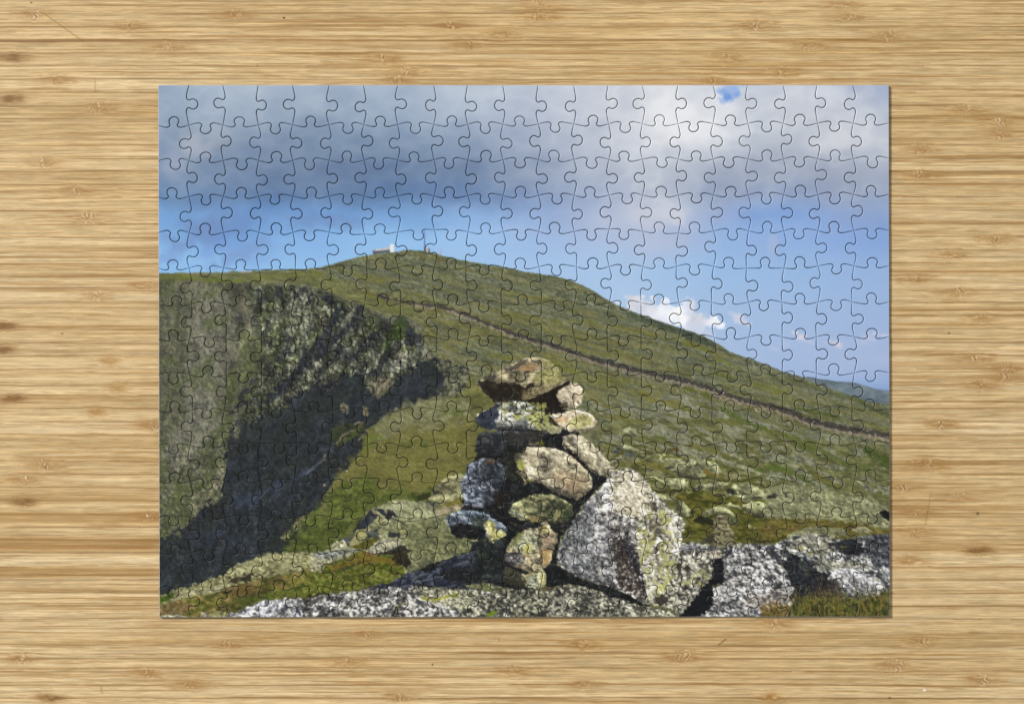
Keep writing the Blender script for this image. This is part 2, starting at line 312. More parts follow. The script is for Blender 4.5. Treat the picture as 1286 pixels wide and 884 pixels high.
    # ---- the ravine
    rav = [(190, 353), (300, 355), (348, 356), (386, 358), (421, 370), (456, 384), (473, 394), (508, 397), (533, 412), (530, 430), (545, 448), (585, 462), (596, 480), (575, 497), (548, 503), (515, 508),
           (500, 515), (481, 527), (467, 535), (460, 541), (457, 564), (438, 587), (419, 604), (404, 637), (394, 655), (362, 686), (352, 693), (326, 699), (300, 710), (282, 721), (248, 733), (224, 741), (190, 752)]
    LY('T', rav, [(0, 70, 75, 63), (.3, 84, 87, 72), (.65, 95, 96, 80), (.9, 106, 105, 88), (1, 120, 118, 100)], (8, 4.5, -58, 4), 1.5, (1.5, 6))
    LY('T', [(190, 360), (250, 362), (250, 690), (190, 690)], [(0, 66, 72, 58), (.5, 84, 88, 70), (1, 100, 100, 80)], (9, 6, -60, 4), 14, (6, 14), .8)
    LY('T', [(238, 372), (285, 372), (296, 400), (288, 470), (280, 520), (262, 560), (214, 600), (204, 560), (230, 520), (236, 440)], [(0, 96, 98, 88), (.5, 107, 108, 97), (1, 118, 119, 107)], (3, 2, -60, 3), 10, (6, 10), .8)
    LY('T', rav, [(0, 64, 76, 42), (.5, 74, 88, 46), (1, 86, 99, 54)], (5, 3, -60, 3), 3, (1, 6), .5, cov=(20, 12, -60, .68, .4))
    LY('T', [(296, 420), (345, 400), (360, 440), (330, 490), (305, 530), (280, 560), (262, 640), (200, 690), (198, 640), (240, 580), (280, 520)], [(0, 60, 74, 38), (.5, 72, 88, 42), (1, 88, 100, 54)], (5, 3, -60, 3), 8, (5, 8), .6, cov=(18, 10, -60, .5, .5))
    for s, c, th, o in ((5, (58, 63, 60), .8, .5), (3, (120, 118, 102), .84, .45), (2.2, (132, 128, 112), .92, .5)):
        LY('T', rav, c, soft=3, rough=(1, 6), op=o, cov=(s, s * .7, -58, th, .12))
    # broken cliffs under the rim
    clf = [(322, 357), (350, 357), (386, 360), (421, 372), (456, 388), (476, 398), (520, 420), (540, 450), (500, 480), (440, 478), (395, 488), (360, 512), (318, 536), (296, 552), (310, 500), (332, 440), (318, 400)]
    LY('T', clf, [(0, 42, 48, 54), (.3, 62, 68, 62), (.5, 80, 86, 70), (.75, 98, 103, 88), (1, 126, 128, 116)], (11, 6, -62, 4), 5, (3, 8), .85)
    LY('T', clf, [(0, 62, 72, 44), (1, 82, 92, 52)], (4, 3, 0, 3), 4, (2, 6), .55, cov=(15, 9, -50, .7, .35))
    for q, w0, w1, o in (("427,388 420,402 410,417 397,438 384,452 371,471 356,488 338,503", 8, 12, .92), ("455,386 446,402 432,418 412,434 402,446", 6, 14, .9),
                         ("349,360 352,372 358,378", 6, 3, .85), ("366,362 372,372 376,378", 5, 3, .8), ("384,364 392,371 388,382", 6, 4, .8), ("402,366 410,376 414,380", 5, 4, .8),
                         ("410,372 416,380", 7, 5, .8), ("312,362 316,372 308,382", 5, 2, .6), ("326,364 322,380 326,390", 3, 3, .6), ("300,400 306,412 300,424", 4, 3, .5), ("338,403 334,416 330,428", 4, 4, .7),
                         ("318,478 310,490 300,500", 4, 4, .8), ("306,502 298,512 290,520", 6, 3, .75), ("300,530 292,540 286,552", 5, 3, .7), ("470,418 462,430 452,440 440,452", 8, 5, .85),
                         ("490,440 484,452 476,462 466,470", 9, 6, .8), ("456,398 450,412 444,420", 4, 3, .7), ("500,400 512,412 524,424 514,428", 8, 12, .8), ("478,400 486,410 500,414", 7, 7, .5),
                         ("365,425 357,440 346,455 340,470", 5, 3, .65), ("350,484 340,494 326,510", 5, 5, .8), ("322,498 312,506", 6, 5, .8), ("392,455 384,466 374,480", 5, 3, .55), ("425,440 418,452 408,462 400,472", 5, 6, .75),
                         ("440,470 430,474 420,480", 4, 4, .7)):
        ST('T', q, w0, w1, (40, 45, 54), o * .95, 2.2, 2.8)
    DOTS('T', "330,360 420,378 500,425 540,455 470,480 400,480 340,520 300,540 330,450", 230, .9, 2.4, [(134, 136, 122), (116, 118, 104), (98, 102, 86), (150, 150, 136)], 5, -60, .6, ((38, 42, 50), -.8, .3), .7)
    DOTS('T', "346,508 385,470 400,478 366,512 352,520", 26, 1.2, 2.6, [(150, 144, 120), (130, 124, 104)], 6, -55, .6, ((40, 44, 54), -.7, .5), .85)
    LY('T', [(496, 402), (506, 398), (512, 410), (506, 426), (494, 424), (488, 440), (480, 436), (484, 418)], [(0, 52, 74, 30), (1, 76, 98, 42)], (4, 3, 0, 3), 5, (3, 5), .7)
    LY('F', "480,60 560,10 610,0 600,60 560,110 500,160 470,190 460,130", [(0, 92, 96, 88), (1, 122, 122, 112)], (4, 3, -60, 3), 3, (2, 4), .85)
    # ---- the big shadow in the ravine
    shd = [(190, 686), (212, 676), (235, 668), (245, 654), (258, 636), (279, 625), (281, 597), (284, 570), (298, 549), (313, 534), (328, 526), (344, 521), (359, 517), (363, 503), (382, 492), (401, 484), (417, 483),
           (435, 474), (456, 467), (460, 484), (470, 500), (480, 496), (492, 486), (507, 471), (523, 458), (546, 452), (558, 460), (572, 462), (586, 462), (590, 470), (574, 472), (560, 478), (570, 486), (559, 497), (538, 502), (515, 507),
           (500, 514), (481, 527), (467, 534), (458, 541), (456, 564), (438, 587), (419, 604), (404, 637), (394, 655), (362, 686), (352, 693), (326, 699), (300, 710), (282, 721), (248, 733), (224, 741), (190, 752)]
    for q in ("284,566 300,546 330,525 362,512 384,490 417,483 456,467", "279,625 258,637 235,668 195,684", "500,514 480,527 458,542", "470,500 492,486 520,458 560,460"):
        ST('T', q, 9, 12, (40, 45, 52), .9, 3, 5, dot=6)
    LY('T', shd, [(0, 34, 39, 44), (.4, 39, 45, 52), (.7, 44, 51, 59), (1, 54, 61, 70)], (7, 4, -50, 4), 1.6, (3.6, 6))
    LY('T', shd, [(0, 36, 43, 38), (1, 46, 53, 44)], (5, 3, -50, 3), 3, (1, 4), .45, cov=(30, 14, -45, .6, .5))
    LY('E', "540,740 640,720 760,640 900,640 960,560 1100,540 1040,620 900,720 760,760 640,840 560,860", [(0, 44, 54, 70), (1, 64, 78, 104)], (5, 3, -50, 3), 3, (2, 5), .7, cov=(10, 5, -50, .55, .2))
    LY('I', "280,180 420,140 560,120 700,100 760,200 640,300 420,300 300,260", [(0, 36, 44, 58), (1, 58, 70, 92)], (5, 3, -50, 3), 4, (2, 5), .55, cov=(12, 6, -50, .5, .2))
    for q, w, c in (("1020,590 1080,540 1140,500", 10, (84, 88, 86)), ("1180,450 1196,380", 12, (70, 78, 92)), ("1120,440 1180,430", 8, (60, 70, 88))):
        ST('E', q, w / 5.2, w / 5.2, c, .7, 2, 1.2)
    # lit outcrops that stand up through the shadow
    LY('F', "150,350 175,340 200,365 195,410 165,415 145,390", [(0, 84, 82, 66), (1, 126, 122, 102)], (3, 4, 0, 3), 2, (1.6, 3), .85)
    LY('F', "285,350 320,370 325,420 305,440 290,400", [(0, 84, 84, 62), (1, 130, 124, 96)], (3, 3, 0, 3), 1.2, (1, 3), .9)
    LY('F', "330,210 400,170 470,180 480,230 430,280 390,320 350,290", [(0, 66, 68, 56), (.5, 96, 94, 78), (1, 130, 124, 106)], (4, 2, -65, 3), 2, (2, 3), .95)
    LY('F', "90,500 180,470 290,470 300,520 240,560 150,600 110,620 100,560", [(0, 44, 52, 32), (1, 74, 84, 42)], (5, 3, -40, 3), 4, (3, 5), .75)
    for q, c in (("120,600 160,560 200,530 240,520", (108, 102, 84)), ("240,480 290,470", (128, 124, 108)), ("20,720 50,680", (96, 94, 86)), ("60,260 90,240", (92, 92, 76)), ("255,590 290,560", (118, 114, 90))):
        ST('F', q, 2, 2.4, c, .8, 1.5, 1.4)
    BL('J', 100, 165, 12, 12, 0, (176, 140, 124), .95); BL('J', 98, 170, 5, 5, 0, (220, 190, 176), .9)
    # rim of stones along the shadow's right edge
    DOTS('J', "80,250 160,180 210,110 250,60 330,0 370,0 260,100 230,180 180,230 100,290", 46, 1.1, 2.6, [(150, 148, 116), (128, 126, 92), (112, 116, 70)], 7, -40, .7, ((36, 42, 34), -.6, .6))
    LY('I', "1000,215 1060,150 1100,90 1180,50 1280,0 1280,40 1180,120 1100,160 1040,230", [(0, 52, 60, 44), (.6, 92, 96, 62), (1, 140, 140, 104)], (4, 3, -40, 3), 2, (2, 4))
    DOTS('I', "1000,220 1060,140 1110,90 1230,60 1180,110 1060,220", 16, 1.6, 3.2, [(158, 158, 118), (140, 144, 96)], 8, -50, .7, ((30, 34, 36), -.6, .6))
    LY('I', "960,300 1060,230 1150,180 1280,40 1280,90 1180,180 1060,260 980,320", (38, 46, 50), soft=3, rough=(2, 4), op=.85)
    # ---- meadow right of the ravine
    mea = [(585, 468), (625, 500), (640, 560), (640, 640), (548, 634), (495, 629), (463, 641), (448, 662), (430, 682), (414, 690), (390, 694), (352, 695), (362, 686), (394, 656), (404, 638), (419, 605), (438, 588), (457, 565), (460, 541), (481, 528), (500, 516), (548, 504), (575, 498)]
    LY('T', mea, [(0, 86, 90, 48), (.5, 102, 104, 56), (1, 118, 118, 72)], (7, 3, -12, 4), 2.5, (2, 5))
    LY('T', [(500, 510), (548, 502), (590, 500), (594, 520), (540, 545), (500, 552), (470, 560), (462, 545), (481, 528)], [(0, 94, 97, 66), (.5, 112, 115, 84), (1, 130, 131, 102)], (5, 3, -10, 3), 9, (7, 8), .8)
    LY('T', [(460, 555), (520, 540), (600, 528), (606, 600), (560, 620), (500, 624), (440, 620), (425, 605)], [(0, 94, 94, 44), (.5, 106, 106, 50), (1, 116, 114, 64)], (9, 3.6, -12, 3), 12, (8, 12), .7)
    LY('T', [(352, 695), (404, 640), (425, 606), (450, 600), (500, 616), (548, 618), (560, 632), (495, 629), (463, 641), (448, 662), (430, 684), (390, 695)], [(0, 52, 64, 26), (.35, 70, 86, 32), (.7, 86, 102, 38), (1, 100, 114, 50)], (6, 4, -20, 4), 12, (8, 12), .8)
    LY('T', [(455, 548), (475, 545), (470, 560), (452, 580)], (96, 106, 44), soft=3, rough=(2, 4), op=.7)
    for q, c in (("160,590 220,560 270,500", (78, 92, 40)), ("550,600 620,600 700,610", (88, 104, 38)), ("330,560 400,570 420,580", (92, 108, 40)), ("800,400 880,410 940,400", (82, 100, 38))):
        ST('F', q, 3, 5, c, .7, 3, 2)
    DOTS('F', "500,400 620,340 780,360 960,420 940,560 700,500 560,480 420,520 380,520 400,470", 90, .8, 1.7, [(146, 146, 120), (130, 130, 104), (118, 120, 92)], 9, 0, .7, ((84, 86, 56), -.5, .5), .8)
    DOTS('F', "560,650 940,600 960,760 780,860 540,860 300,700", 26, .6, 1.2, [(158, 156, 124), (140, 134, 100)], 10, 0, .8, None, .8)
    LY('F', "760,90 860,90 960,120 1000,180 960,250 900,300 820,300 780,260 860,200 820,160", [(0, 44, 50, 48), (.4, 72, 76, 58), (.7, 104, 106, 82), (1, 138, 138, 116)], (3.2, 2.4, -30, 4), 3, (3, 4), .9)
    DOTS('F', "560,0 700,0 800,40 1000,80 1080,140 1000,300 800,320 900,240 960,150 760,60", 90, .8, 1.8, [(136, 138, 116), (118, 120, 96)], 11, -20, .7, ((56, 62, 48), -.6, .5), .8)
    # ---- ledge across the lower left
    led = pts('I', "50,665 110,640 160,620 200,600 300,590 420,550 540,500 600,455 700,405 800,370 900,335 1060,328 1280,335 1280,470 1100,470 860,520 700,560 420,640 300,680 60,740")
    LY('T', led, [(0, 92, 92, 62), (.35, 120, 122, 84), (.7, 140, 142, 104), (1, 166, 166, 138)], (4, 2.5, -10, 4), 1.6, (1.6, 5))
    LY('I', "50,660 150,640 200,640 160,690 50,730", [(0, 56, 78, 20), (1, 90, 116, 34)], (4, 3, 0, 3), 2, (2, 4))
    LY('I', "50,740 200,680 420,640 600,600 860,520 1100,480 1180,470 1280,460 1280,690 1160,680 1000,678 880,690 720,750 560,820 50,830", [(0, 60, 66, 24), (.3, 84, 88, 34), (.6, 104, 102, 46), (.85, 118, 100, 58), (1, 128, 122, 80)], (5, 3, -10, 4), 2, (2, 5))
    LY('I', "60,730 120,710 260,700 300,740 240,800 60,810", [(0, 80, 70, 40), (.5, 112, 88, 52), (1, 138, 130, 100)], (4, 3, 0, 4), 3, (3, 5), .85)
    LY('I', "560,590 640,560 760,560 800,600 700,700 600,680", [(0, 84, 66, 36), (1, 122, 96, 56)], (4, 3, 0, 4), 4, (3, 5), .6)
    LY('I', "640,680 900,640 1160,560 1280,540 1280,660 1100,670 880,690 700,740", [(0, 58, 74, 20), (1, 96, 112, 40)], (4, 3, 0, 4), 4, (3, 5), .7)
    LY('I', "400,600 520,570 620,560 660,575 560,600 460,640 330,650 160,700 140,690 300,630", [(0, 124, 124, 96), (1, 156, 154, 124)], (4, 2.5, -10, 3), 1.5, (1.5, 4), .9)
    LY('I', "580,560 600,520 660,500 740,490 780,490 770,540 720,560 660,560 600,570", [(0, 30, 30, 24), (1, 62, 54, 38)], (3, 4, 80, 3), 2.5, (3, 5), .9)
    LY('I', "540,630 620,610 600,640 560,640", (40, 42, 40), soft=1.5, rough=(1, 3)); LY('I', "1180,650 1240,630 1280,640 1280,680 1200,680", (44, 48, 30), soft=2, rough=(1.5, 3))
    BL('I', 1062, 470, 22, 16, 0, (50, 44, 40), .9); BL('I', 1040, 480, 40, 26, 0, (150, 146, 136), .4); LY('I', "60,810 200,800 280,815 280,830 50,832", [(0, 120, 122, 112), (1, 160, 162, 150)], (3, 2, 0, 3), 1.5, (1, 4))
    LY('I', "440,810 480,780 580,780 600,820 470,828", [(0, 116, 118, 84), (1, 158, 158, 110)], (3, 2, 0, 3), 1.5, (1, 4)); LY('I', "370,820 380,780 440,785 440,815", [(0, 100, 98, 90), (1, 140, 136, 120)], (3, 2, 0, 3), 1.5, (1, 4))
    # middle of the ledge, J / M crops
    LY('J', "0,655 60,650 140,630 160,590 240,540 300,600 420,625 400,700 220,700 100,740 90,790 0,780", [(0, 104, 106, 92), (.5, 130, 132, 112), (1, 160, 160, 140)], (5, 2.5, -10, 3), 1.6, (1.4, 4))
    LY('J', "0,780 90,790 130,810 160,790 60,770", (134, 134, 96), soft=2, rough=(1, 4))
    LY('J', "20,660 120,640 230,640 370,625 240,660 120,690 60,690", [(0, 98, 104, 112), (1, 130, 136, 142)], (6, 2, -8, 3), 2, (1, 4), .85)
    LY('J', "90,740 220,700 360,640 400,650 640,590 740,740 700,790 600,840 560,884 0,884 0,800 100,800", [(0, 52, 64, 18), (.35, 78, 92, 24), (.7, 102, 112, 36), (1, 122, 126, 56)], (4.5, 3, -15, 4), 1.8, (1.8, 4))
    LY('M', "0,240 160,250 200,190 440,200 560,240 620,260 560,300 400,350 170,370 0,390", [(0, 56, 66, 20), (.35, 80, 92, 28), (.7, 104, 112, 40), (1, 130, 130, 70)], (4.5, 3, -12, 4), 2, (2, 4))
    LY('M', "140,190 240,180 380,110 400,130 560,150 620,210 500,180 300,200 180,230", [(0, 96, 78, 26), (1, 132, 106, 44)], (4, 3, -15, 3), 3, (2, 4), .65)
    LY('J', "210,765 300,735 400,700 420,705 300,750 230,780", (52, 58, 38), soft=2.5, rough=(1.4, 4), op=.8); LY('M', "60,390 100,365 170,370 160,395", (40, 44, 26), soft=2.5, rough=(1.4, 4), op=.8)
    # tufts, shrubs and pale pebbles scattered through the near grass
    T1 = [(58, 68, 26), (78, 90, 32), (96, 106, 40), (110, 104, 46), (120, 96, 52)]
    DOTS('T', "225,752 300,722 370,704 470,700 505,706 500,724 430,735 350,752 290,768 230,770", 240, .8, 2.2, T1, 51, -10, .6, ((40, 46, 20), -.5, .6), .6)
    DOTS('T', "365,692 405,640 430,606 500,620 545,622 540,632 495,629 463,641 448,662 430,684 395,694", 260, .9, 2.6, [(62, 76, 26), (82, 98, 34), (98, 112, 44), (54, 66, 28), (112, 118, 60)], 52, -15, .6, ((44, 54, 22), -.5, .6), .6)
    DOTS('T', "465,556 520,530 596,512 600,600 560,618 500,620 430,612", 200, .7, 2.0, [(92, 94, 40), (118, 116, 66), (104, 110, 46), (134, 132, 96), (84, 90, 40)], 53, -10, .5, ((82, 82, 38), -.5, .6), .55)
    DOTS('T', "410,606 470,545 500,552 440,620 412,640", 40, .8, 2.0, [(146, 146, 116), (124, 126, 88)], 54, -40, .7, ((60, 66, 40), -.6, .6), .8)
    DOTS('T', "235,738 300,715 350,700 400,697 420,706 340,725 260,745", 90, .8, 2.0, [(150, 150, 116), (110, 110, 78), (164, 164, 136), (92, 92, 66)], 55, -10, .6, ((88, 86, 60), -.5, .6), .6)
    # ---- boulders left of the cairn
    slab = "265,600 300,520 330,465 370,400 420,350 500,320 560,290 600,272 700,276 820,280 900,300 980,320 1080,310 1180,330 1190,560 1180,640 960,700 760,760 680,790 640,700 660,640 640,600 420,660 390,640 480,560 400,560 330,610 270,605"
    LY('J', slab, [(0, 92, 98, 70), (.35, 114, 118, 86), (.7, 128, 132, 98), (1, 150, 152, 122)], (5, 3, -15, 4), 1.4, (1.2, 5))
    LY('J', "500,320 600,275 820,282 900,330 900,400 700,410 600,380 560,330", [(0, 116, 122, 94), (1, 140, 144, 116)], (7, 4, -10, 3), 3, (2, 5), .9)
    LY('J', "640,440 900,420 990,480 1080,540 1190,520 1190,640 960,690 820,720 700,640", [(0, 76, 84, 56), (.5, 104, 110, 76), (1, 134, 136, 98)], (3.4, 3.4, 0, 4), 3, (2, 5), .9)
    LY('J', "320,490 345,430 385,395 430,345 500,320 530,340 545,390 500,370 480,390 440,430 400,470 350,490", [(0, 34, 40, 52), (1, 58, 62, 64)], (5, 4, 0, 3), 1.4, (1, 4))
    LY('J', "440,350 480,345 510,400 500,420 470,380", [(0, 116, 116, 90), (1, 134, 132, 104)], (4, 4, 0, 2), 1.5, (1, 4)); LY('J', "530,400 560,340 590,350 620,385 640,400 600,395 575,400 560,420", (40, 44, 50), soft=1.5, rough=(1, 4))
    LY('J', "390,500 440,490 500,470 480,500 490,550 440,545 400,540", [(0, 50, 56, 60), (1, 76, 80, 74)], (4, 4, 0, 2), 1.5, (1, 4)); LY('J', "545,510 590,500 650,515 640,540 560,540", (46, 50, 54), soft=1.5, rough=(1, 4))
    LY('J', "265,600 300,520 330,490 385,480 400,520 390,560 330,600 280,608", [(0, 120, 122, 84), (1, 158, 156, 110)], (4, 4, 0, 3), 1.4, (1, 4)); LY('J', "222,540 268,545 300,520 262,600", (66, 72, 76), soft=1.4, rough=(1, 4))
    LY('J', "300,600 400,560 470,545 490,560 430,600 390,625 320,620", [(0, 66, 68, 24), (1, 110, 108, 36)], (4, 3, 0, 3), 1.6, (1, 4)); BL('J', 365, 512, 34, 30, 0, (158, 156, 96), .7)
    LY('J', "420,655 480,650 640,595 700,620 720,720 690,790 640,740 560,660", [(0, 26, 26, 23), (1, 60, 50, 36)], (5, 3, 0, 3), 2.2, (3, 5), .92)
    LY('J', "395,650 480,560 560,545 650,550 655,600 540,640 480,655", [(0, 112, 112, 100), (1, 146, 146, 130)], (6, 3, -20, 3), 1.4, (1, 4)); ST('J', "400,655 480,665", 2, 2, (146, 100, 64), .7)
    BL('J', 582, 400, 16, 12, -30, (206, 206, 206), .9); BL('J', 660, 500, 22, 26, 0, (164, 162, 110), .8); ST('J', "520,430 600,438", 1.2, 1.2, (60, 64, 60), .7); ST('J', "590,385 600,415 560,430", 1, 1.4, (190, 188, 180), .6)
    for q, w0, w1, o in (("430,345 370,400 325,480 268,600", 1.4, 2.2, .7), ("640,600 665,640 715,720", 2, 2, .6), ("470,660 560,655 640,600", 2, 3, .6), ("660,430 760,420 890,400 960,330", 1.4, 1.2, .5), ("545,390 640,425 700,470 690,520", 1.2, 1.6, .6),
                         ("900,400 960,440 990,500", 1.2, 1.6, .5), ("760,560 840,540 900,590", 1.2, 1.8, .5), ("890,330 870,400 900,480", 1, 1.4, .5), ("130,640 230,640 380,622", 1.2, 1.2, .5), ("1085,262 1000,296 900,304", 1.6, 1.6, .7), ("850,250 830,290", 2, 1.4, .7)):
        ST('J', q, w0, w1, (50, 56, 48), o, 1.6, 1.2)
    LY('J', "420,350 520,320 600,275 760,278 690,330 560,340 500,330", (150, 154, 126), soft=5, rough=(2, 4), op=.55); LY('J', "560,560 640,550 650,590 560,610", (160, 160, 142), soft=3, rough=(1, 3), op=.5)
    LY('J', "740,250 800,220 870,205 850,270 760,280", (42, 52, 22), soft=3, rough=(2, 4), op=.9)
    LY('J', "850,250 880,190 940,130 1000,100 1060,90 1110,80 1100,200 1085,260 1000,290 880,300 820,280", [(0, 96, 98, 72), (.4, 122, 124, 92), (1, 158, 156, 122)], (4, 3, -20, 4), 1.3, (1, 4), vol=(7, .3, 1, -.6))
    DOTS('J', "900,180 1080,110 1080,240 920,270", 26, .6, 1.3, [(84, 84, 66), (96, 92, 72)], 12, 0, .7, None, .8)
    LY('J', "900,300 960,290 1085,262 1100,300 1010,320 920,320", [(0, 92, 88, 34), (1, 128, 118, 60)], (4, 3, 0, 3), 1.6, (1, 4)); LY('J', "820,290 960,300 880,320 900,330", (84, 94, 98), soft=1.6, rough=(1, 4), op=.8)
    LY('J', "890,350 960,320 1100,300 1180,330 1100,345 1010,350 980,370 900,400", [(0, 116, 112, 90), (1, 160, 154, 128)], (4, 2, -20, 3), 1.6, (1, 4))
    LY('J', "740,830 760,770 830,720 900,640 880,700 830,780 800,840", [(0, 54, 58, 50), (1, 84, 88, 66)], (4, 3, -50, 3), 3, (2, 4), .8)
    DOTS('J', "900,590 1180,500 1190,640 960,680 820,740 880,620", 44, .9, 2, [(150, 150, 104), (158, 156, 112), (96, 104, 70)], 13, 0, .8, None, .75)
    LY('J', "180,395 300,410 270,430 300,430", (120, 128, 90), soft=2, rough=(1, 3), op=.5)
    DOTS('T', "750,500 900,510 1110,572 1115,640 960,600 800,570 745,540", 320, .8, 2.2, [(128, 130, 112), (110, 114, 92), (140, 140, 120), (84, 92, 60), (112, 110, 60)], 56, 14, .55, ((70, 76, 52), -.6, .6), .6)
    # ---- outcrops right of the cairn
    LY('T', [(760, 555), (800, 560), (850, 575), (900, 578), (955, 600), (1125, 640), (1125, 662), (1040, 668), (960, 660), (860, 640), (800, 620), (770, 600)], [(0, 70, 74, 38), (.3, 94, 96, 48), (.6, 114, 116, 74), (1, 140, 142, 110)], (8, 3, 6, 4), 3, (2, 5), .9)
    pal = [(0, 84, 90, 66), (.4, 112, 117, 88), (.8, 131, 135, 106), (1, 152, 154, 128)]
    for q in ("60,470 120,460 200,470 240,500 300,520 200,530 100,510", "300,540 400,520 480,540 600,560 700,560 740,580 560,600 420,600 300,590", "490,620 560,590 640,570 720,575 760,620 740,690 700,720 600,715 540,700 480,660",
              "0,590 60,560 110,540 150,560 100,600 30,620", "340,700 420,720 500,710 620,730 620,790 500,780 400,760", "920,770 1000,745 1090,760 1179,800 1179,884 1040,884 940,830", "740,580 820,590 860,640 830,700 760,640",
              "640,770 760,740 900,730 920,760 800,800 700,800", "300,790 420,830 520,884 360,884", "100,380 180,330 230,340 240,400 140,400", "620,600 700,560 640,650"):
        LY('H', q, pal, (4, 2.5, 10, 4), 1.8, (2, 5), .92, vol=(7, .3, 1, -1))
    for q, c in (("440,640 480,618 520,610 540,622 500,640", (58, 64, 60)), ("600,620 640,630 620,645", (64, 70, 64)), ("410,680 460,680 450,695", (52, 56, 58)), ("300,640 350,645 340,655", (40, 46, 50)), ("340,800 420,800 560,790 640,800 500,820 400,815", (54, 58, 28)),
                 ("880,800 920,780 980,820 940,835", (30, 34, 34)), ("680,760 720,755 735,790 690,790", (40, 44, 36)), ("50,520 90,490 110,485 90,530", (60, 68, 84)), ("130,540 160,520 220,530 210,560", (74, 82, 88)), ("640,790 700,790 710,840 650,820", (40, 44, 36))):
        LY('H', q, c, soft=1.6, rough=(1.4, 3), op=.85)
    for q, c in (("120,600 240,600 330,610 480,660", (104, 102, 44)), ("330,560 420,550 500,556 600,565", (96, 98, 44)), ("740,660 800,690 860,690", (120, 96, 36)), ("340,610 440,605", (118, 112, 56)), ("180,470 280,480 340,490", (84, 92, 36)), ("330,730 420,740 480,800", (82, 84, 38)),
                 ("560,830 700,820 880,850 1000,870", (74, 80, 24)), ("760,700 900,730 1000,730 1100,720", (84, 92, 36)), ("480,500 540,500", (90, 70, 30)), ("740,560 860,610 960,640", (82, 92, 40))):
        ST('H', q, 3, 3.6, c, .85, 2, 1.8)
    LY('O', "0,0 300,0 480,60 600,30 700,60 804,90 804,330 680,330 560,320 400,340 150,330 40,320 20,150 0,140", [(0, 48, 54, 16), (.35, 74, 80, 24), (.7, 98, 98, 36), (1, 116, 108, 54)], (5, 2.6, 6, 4), 3, (2, 4), .92)
    for q in ("300,0 440,5 600,0 610,30 520,30 440,50 380,10", "440,70 500,45 610,60 700,30 760,10 804,0 804,170 740,160 640,160 560,165 480,130 430,100", "310,75 350,60 420,75 430,100 380,105", "0,40 50,55 100,110 80,150 30,160 0,140",
              "160,130 200,100 260,85 310,85 350,110 380,130 400,160 350,150 330,140 240,140 180,165", "660,215 740,215 800,235 790,250 700,245", "300,20 360,10 320,40"):
        LY('O', q, [(0, 96, 102, 76), (.4, 118, 124, 92), (.8, 132, 136, 106), (1, 152, 154, 126)], (5, 3, 8, 4), 1.5, (1.3, 5), .95, vol=(7, .35, .7, -1))
    LY('Q', "0,330 60,290 150,300 260,320 350,340 440,345 520,390 525,470 440,480 380,440 200,440 100,440 0,430", [(0, 98, 104, 76), (.4, 116, 121, 90), (.8, 128, 132, 102), (1, 148, 150, 124)], (4, 2.4, 12, 4), 2, (1.6, 5))
    LY('Q', "0,440 200,440 380,455 525,480 525,510 420,500 300,520 100,500 0,540", [(0, 74, 66, 24), (.5, 98, 92, 40), (1, 116, 112, 60)], (5, 2, 6, 3), 2.5, (2, 4))
    LY('Q', "100,500 180,475 260,470 330,480 360,500 250,530 140,540 90,530", [(0, 100, 104, 76), (1, 134, 136, 104)], (4, 3, 0, 3), 1.4, (1, 4)); LY('Q', "360,480 420,470 450,490 400,500", [(0, 116, 116, 90), (1, 142, 142, 114)], (4, 3, 0, 3), 1.4, (1, 4))
    LY('Q', "480,410 500,400 525,410 525,450 490,430", (26, 30, 28), soft=1.4, rough=(1, 3)); LY('Q', "5,347 30,336 46,330 56,345 40,353 10,353", (62, 64, 56), soft=1.4, rough=(1, 3)); LY('Q', "80,330 110,345 85,345", (60, 64, 60), soft=1.4, rough=(1, 3))
    ST('Q', "345,380 355,410 358,440", 1.2, 1.2, (92, 88, 56), .6); ST('Q', "395,395 405,430", 1, 1, (88, 90, 64), .6); ST('O', "610,60 600,120 580,165", 1, 1, (84, 88, 66), .7)
    DOTS('Q', "420,330 525,380 525,470 440,440", 26, .8, 1.8, [(126, 126, 104), (72, 74, 58)], 14, 10, .6, None, .7)
    for a in ((490, 215, 14, 16, 0, (150, 146, 122)), (522, 232, 12, 10, 0, (160, 158, 130)), (620, 228, 12, 14, 0, (142, 132, 120)), (545, 70, 14, 12, 0, (60, 64, 58)), (640, 10, 30, 16, 0, (40, 42, 38)), (600, 250, 60, 18, 0, (92, 70, 40)), (600, 320, 90, 14, 0, (46, 40, 28)),
              (780, 235, 40, 12, 0, (120, 96, 62)), (300, 60, 60, 10, 0, (54, 56, 30)), (100, 120, 26, 20, 0, (42, 44, 28))):
        BL('O', *a, .85)
    # ---- the small cairn
    LY('O', "100,180 140,150 250,175 250,215 200,205 150,200", (34, 38, 26), soft=2, rough=(1.4, 3), op=.9)
    LY('O', "150,335 200,290 245,255 250,140 330,135 350,210 385,260 385,335 300,365 260,345", [(0, 54, 52, 40), (.4, 92, 90, 70), (1, 142, 138, 110)], (4, 3, 0, 3), 1.2, (.8, 3))
    LY('O', "150,335 200,290 245,260 245,330 200,340", (58, 62, 46), soft=1.6, rough=(1, 3), op=.85)
